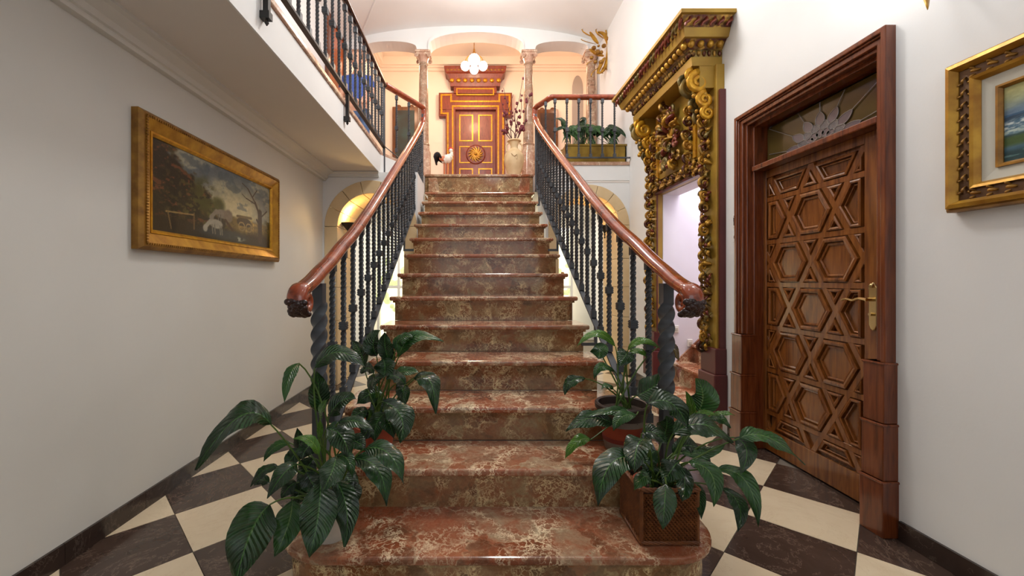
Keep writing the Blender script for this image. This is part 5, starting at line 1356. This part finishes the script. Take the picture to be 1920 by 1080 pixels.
# wicker basket
bx0, bx1, by0, by1, bz0, bz1 = 0.606, 0.816, 1.49, 1.70, 0.17, 0.375
t = thing('wicker_basket', 'square brown wicker basket on the bottom step at the right', 'basket', ((bx0+bx1)/2, (by0+by1)/2, bz0))
MB().box((bx0+0.008, by0+0.008, bz0), (bx1-0.008, by0+0.013, bz1-0.01)).box((bx0+0.008, by1-0.013, bz0), (bx1-0.008, by1-0.008, bz1-0.01)).box((bx0+0.008, by0+0.008, bz0), (bx0+0.013, by1-0.008, bz1-0.01)).box((bx1-0.013, by0+0.008, bz0), (bx1-0.008, by1-0.008, bz1-0.01)).box((bx0+0.008, by0+0.008, bz0+0.002), (bx1-0.008, by1-0.008, bz0+0.008)).build('lining', M['soil'], t)
mb = MB(); rows = 22; ns = 15
for (a, b, nrm) in (((bx0,by0),(bx1,by0),(0,-1)), ((bx1,by0),(bx1,by1),(1,0)), ((bx1,by1),(bx0,by1),(0,1)), ((bx0,by1),(bx0,by0),(-1,0))):
    L = math.hypot(b[0]-a[0], b[1]-a[1])
    for r in range(rows):
        z = bz0+0.014+r*(bz1-bz0-0.03)/rows; pts = []
        for i in range(ns*2+1):
            t_ = i/(ns*2); off = 0.0045*math.cos(PI*i/1.0+PI*(r % 2))*1.0-0.007
            pts.append((a[0]+(b[0]-a[0])*t_+nrm[0]*off, a[1]+(b[1]-a[1])*t_+nrm[1]*off, z))
        mb.sweep(pts, [(0.0036,0.0032),(-0.0036,0.0032),(-0.0036,-0.0032),(0.0036,-0.0032)], (0,0,1))
w_ = mb.build('weave', M['wicker'], t); w_['kind'] = 'stuff'
for x in (bx0+0.003, bx1-0.003):
    for y in (by0+0.003, by1-0.003): MB().tube([(x,y,bz0),(x,y,bz1)], 0.0065, 8).build('corner_post', M['wicker'], t, True)
for z, r in ((bz0+0.010, 0.0075), (bz1-0.004, 0.009)):
    for a, b in (((bx0,by0),(bx1,by0)), ((bx1,by0),(bx1,by1)), ((bx1,by1),(bx0,by1)), ((bx0,by1),(bx0,by0))):
        mb = MB(); 
        for q_ in range(3):
            pts = [(a[0]+(b[0]-a[0])*i/24, a[1]+(b[1]-a[1])*i/24, z) for i in range(25)]
            pts = [(x+math.cos(i*0.9+q_*2.1)*r*0.5*(abs(b[1]-a[1]) > .01), y+math.cos(i*0.9+q_*2.1)*r*0.5*(abs(b[0]-a[0]) > .01), zz+math.sin(i*0.9+q_*2.1)*r*0.5) for i, (x, y, zz) in enumerate(pts)]
            mb.tube(pts, r*0.5, 6)
        mb.build('plaited_rim', M['wicker'], t, True)
c3 = ((bx0+bx1)/2, (by0+by1)/2, bz0+0.012)
t = thing('potted_plant', 'large dark green leafy plant growing out of the wicker basket, right of the stairs', 'plant', c3)
pot(t, c3, [(0.06,0.0),(0.085,0.14),(0.09,0.17),(0.08,0.17),(0.078,0.14)], 'pot', 'terracotta')
MB().lathe([(0.078,0.12),(0.079,0.150),(0.002,0.158)], c3, 20).build('soil', M['soil'], t, True)
plant(t, 1.55, (c3[0], c3[1], bz0+0.165), [
 (1194,860, 1144,872, 1121,951, 58, 'leaf', -0.08), (1210,822, 1194,840, 1190,888, 50, 'leaf', -0.05), (1203,813, 1228,812, 1252,836, 34, 'leaf', 0.0),
 (1214,758, 1258,756, 1292,806, 46, 'leaf', -0.04), (1308,774, 1318,742, 1306,709, 54, 'leaf_mid', 0.05), (1297,791, 1296,762, 1286,733, 16, 'leaf_bright', 0.04),
 (1262,813, 1319,796, 1374,831, 54, 'leaf', -0.06), (1279,849, 1322,848, 1359,834, 28, 'leaf_mid', 0.04), (1386,822, 1440,820, 1510,872, 36, 'leaf_mid', -0.04),
 (1377,820, 1400,845, 1388,889, 34, 'leaf', 0.0), (1292,867, 1334,890, 1338,951, 38, 'leaf_mid', -0.06), (1294,905, 1310,930, 1315,974, 24, 'leaf', 0.02),
 (1354,916, 1386,948, 1383,998, 28, 'leaf', 0.0), (1346,880, 1400,905, 1422,990, 32, 'leaf_mid', -0.04), (1249,908, 1246,945, 1243,993, 40, 'leaf', -0.12),
 (1221,900, 1206,895, 1188,920, 32, 'leaf_mid', -0.12), (1272,866, 1260,880, 1243,908, 44, 'leaf', -0.04), (1279,876, 1284,908, 1279,942, 30, 'leaf', 0.0),
 (1301,789, 1320,774, 1343,779, 16, 'leaf_bright', 0.02), (1337,778, 1357,774, 1378,779, 12, 'leaf_bright', 0.05), (1330,786, 1352,786, 1370,803, 20, 'leaf_mid', 0.06),
 (1240,830, 1250,800, 1248,780, 36, 'leaf', 0.08), (1228,870, 1226,890, 1236,915, 40, 'leaf', 0.05), (1300,850, 1315,870, 1318,890, 36, 'leaf', 0.1), (1262,850, 1290,835, 1310,850, 40, 'leaf', 0.08),
 (1230,845, 1215,860, 1212,885, 34, 'leaf', 0.04)], 3)
# upper right plant in the stacked clay pot
c4 = (0.695, 1.93, 0.34)
t = thing('potted_plant', 'slender bright green plant in a banded clay pot, right of the stairs', 'plant', c4)
pot(t, c4, [(0.07,0.0),(0.078,0.008),(0.086,0.045),(0.088,0.05)], 'pot_foot', 'grey_clay')
pot(t, c4, [(0.088,0.05),(0.09,0.056),(0.09,0.066),(0.086,0.068)], 'pot_band', 'red_clay')
pot(t, c4, [(0.086,0.068),(0.098,0.125),(0.1,0.127)], 'pot_middle', 'terracotta')
pot(t, c4, [(0.1,0.127),(0.106,0.155)], 'pot_shoulder', 'grey_clay')
pot(t, c4, [(0.106,0.155),(0.114,0.19),(0.122,0.195),(0.124,0.215),(0.118,0.222),(0.107,0.218),(0.103,0.17)], 'pot_rim', 'dark_clay')
MB().lathe([(0.105,0.15),(0.105,0.185),(0.002,0.192)], c4, 20).build('soil', M['soil'], t, True)
plant(t, 1.92, (c4[0], c4[1], 0.525), [
 (1154,650, 1119,625, 1081,650, 18, 'leaf_bright', -0.02), (1179,660, 1172,668, 1160,689, 34, 'leaf'), (1177,657, 1203,638, 1238,654, 16, 'leaf_bright'),
 (1179,664, 1200,658, 1220,677, 14, 'leaf_bright'), (1152,696, 1126,688, 1114,712, 18, 'leaf_mid'), (1097,710, 1070,716, 1059,741, 22, 'leaf'),
 (1117,645, 1124,658, 1122,674, 34, 'leaf_mid', 0.1), (1256,642, 1264,655, 1273,677, 16, 'leaf_yellow'), (1194,742, 1224,726, 1261,697, 50, 'leaf', -0.1),
 (1150,795, 1106,784, 1061,809, 38, 'leaf', -0.12), (1194,776, 1146,770, 1083,784, 18, 'leaf_mid', -0.1), (1193,778, 1166,782, 1150,808, 26, 'leaf_mid', -0.16),
 (1108,824, 1082,828, 1059,860, 24, 'leaf_bright', -0.1), (1150,730, 1138,722, 1128,730, 14, 'leaf_mid')], 4, 0.06)

# planter on the balcony
bxa, bxb = (1057-VX)*5.1/F, (1168-VX)*5.1/F
t = thing('brass_planter', 'long aged-brass trough behind the balcony balusters', 'planter', ((bxa+bxb)/2, 5.1, ZF+0.006))
mb = MB().box((bxa, 5.0, ZF+0.008), (bxb, 5.01, ZF+0.24)).box((bxa, 5.19, ZF+0.008), (bxb, 5.2, ZF+0.24)).box((bxa, 5.0, ZF+0.008), (bxa+0.01, 5.2, ZF+0.24)).box((bxb-0.01, 5.0, ZF+0.008), (bxb, 5.2, ZF+0.24)).box((bxa, 5.0, ZF+0.008), (bxb, 5.2, ZF+0.02))
mb.build('trough', M['brass_pot'], t)
MB().box((bxa-0.01, 4.99, ZF+0.225), (bxb+0.01, 5.0, ZF+0.245)).box((bxa-0.01, 5.2, ZF+0.225), (bxb+0.01, 5.21, ZF+0.245)).build('lip', M['brass_pot'], t)
MB().box((bxa+0.01, 5.01, ZF+0.03), (bxb-0.01, 5.19, ZF+0.21)).build('soil', M['soil'], t)
rn = random.Random(77)
up = [[(1078,262),(1072,240),(1098,232)],[(1090,262),(1096,225),(1085,222)],[(1100,262),(1108,236),(1120,245)],[(1062,268),(1052,240),(1030,246)],[(1060,262),(1048,225),(1034,220)],[(1112,262),(1128,240),(1145,258)],[(1120,268),(1135,248),(1152,250)],[(1135,268),(1150,240),(1168,240)],[(1140,262),(1165,238),(1182,262)],[(1128,262),(1120,238),(1105,240)],[(1095,266),(1085,270),(1078,290)],[(1145,268),(1158,270),(1162,292)],[(1105,266),(1115,262),(1118,285)]]
names = ['bushy green plant at the left end of the brass planter', 'tall broad-leaved plant in the middle of the brass planter', 'arching green plant at the right end of the brass planter']
for gi, (xc, lo, hi) in enumerate(((1070, 0, 1085), (1105, 1085, 1120), (1145, 1120, 1200))):
    sx_ = (xc-VX)*5.1/F; t = thing('green_plant', names[gi], 'plant', (sx_, 5.1, ZF+0.21), 'plants in the brass planter')
    ls = []
    for b in up:
        if lo <= b[0][0] < hi or (gi == 0 and b[0][0] < 1085):
            if gi and b[0][0] < lo: continue
            ls.append((b[0][0], b[0][1]-10, (b[0][0]+b[1][0])/2, b[1][1], b[2][0], b[2][1]+6, 13, rn.choice(['leaf', 'leaf_mid', 'leaf']), rn.uniform(-0.06, 0.06)))
    for k in range(9):
        bx = xc+rn.uniform(-14, 14); ls.append((bx, 262+rn.uniform(-12, 2), bx+rn.uniform(-8, 8), 242+rn.uniform(-6, 6), bx+rn.uniform(-22, 22), 250+rn.uniform(-16, 26), 10, rn.choice(['leaf', 'leaf_mid', 'leaf_mid']), rn.uniform(-0.07, 0.07)))
    plant(t, 5.1, (sx_, 5.1, ZF+0.21), ls, 20+gi, 0.08)

# ---------------------------------------------------------------- room beyond the arches: glazed doors to a lit courtyard
for (xa, xb, nm, lb) in ((-1.72, -1.0, 'window_1', 'bright glazed courtyard door seen through the left arch'), (0.9, 1.75, 'window_2', 'bright glazed courtyard door seen through the right arch')):
    w = SE(nm, lb, ((xa+xb)/2, 7.3, 0))
    for x in (xa, (xa+xb)/2, xb-0.04): MB().box((x, 7.28, 0), (x+0.04, 7.33, 2.05)).build('mullion', M['plaster'], w, bevel=0.003)
    for z in (0.0, 1.0, 2.02): MB().box((xa, 7.283, z), (xb, 7.327, z+0.05)).build('glazing_bar', M['plaster'], w)
    MB().box((xa+0.03, 7.30, 0.04), (xb-0.03, 7.306, 2.03)).build('pane', M['clear_glass'], w)
    g = MB(); rn = random.Random(5)
    b = MB().box((xa, 7.6, 0.0), (xb, 7.62, 2.1)).build('courtyard_wall', emis('sunlit_yellow_wall_%s' % nm, srgb(250,238,208), 1.3), w)  # daylight put in as glow of this wall and the foliage
    for k in range(26):
        p = (rn.uniform(xa, xb), 7.5+rn.uniform(-0.05, 0.05), rn.uniform(0.6, 1.5)); g.ball(p, rn.uniform(0.04, 0.09), 7, 5)
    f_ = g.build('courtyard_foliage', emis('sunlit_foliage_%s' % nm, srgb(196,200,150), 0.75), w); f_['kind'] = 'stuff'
t = thing('rope_barrier', 'thin red rope barrier with brass post behind the stairs on the right', 'barrier', (0.95, 5.9, 0))
MB().lathe([(0.12,0),(0.12,0.02),(0.02,0.04),(0.018,1.2),(0.03,1.22),(0.02,1.26)], (1.27,5.9,0), 14).build('post', M['gold_dull'], t, True)
MB().tube([(0.9,5.9,1.16),(1.08,5.9,1.145),(1.25,5.9,1.16)], 0.012, 6).build('rope', M['red_rope'], t, True)
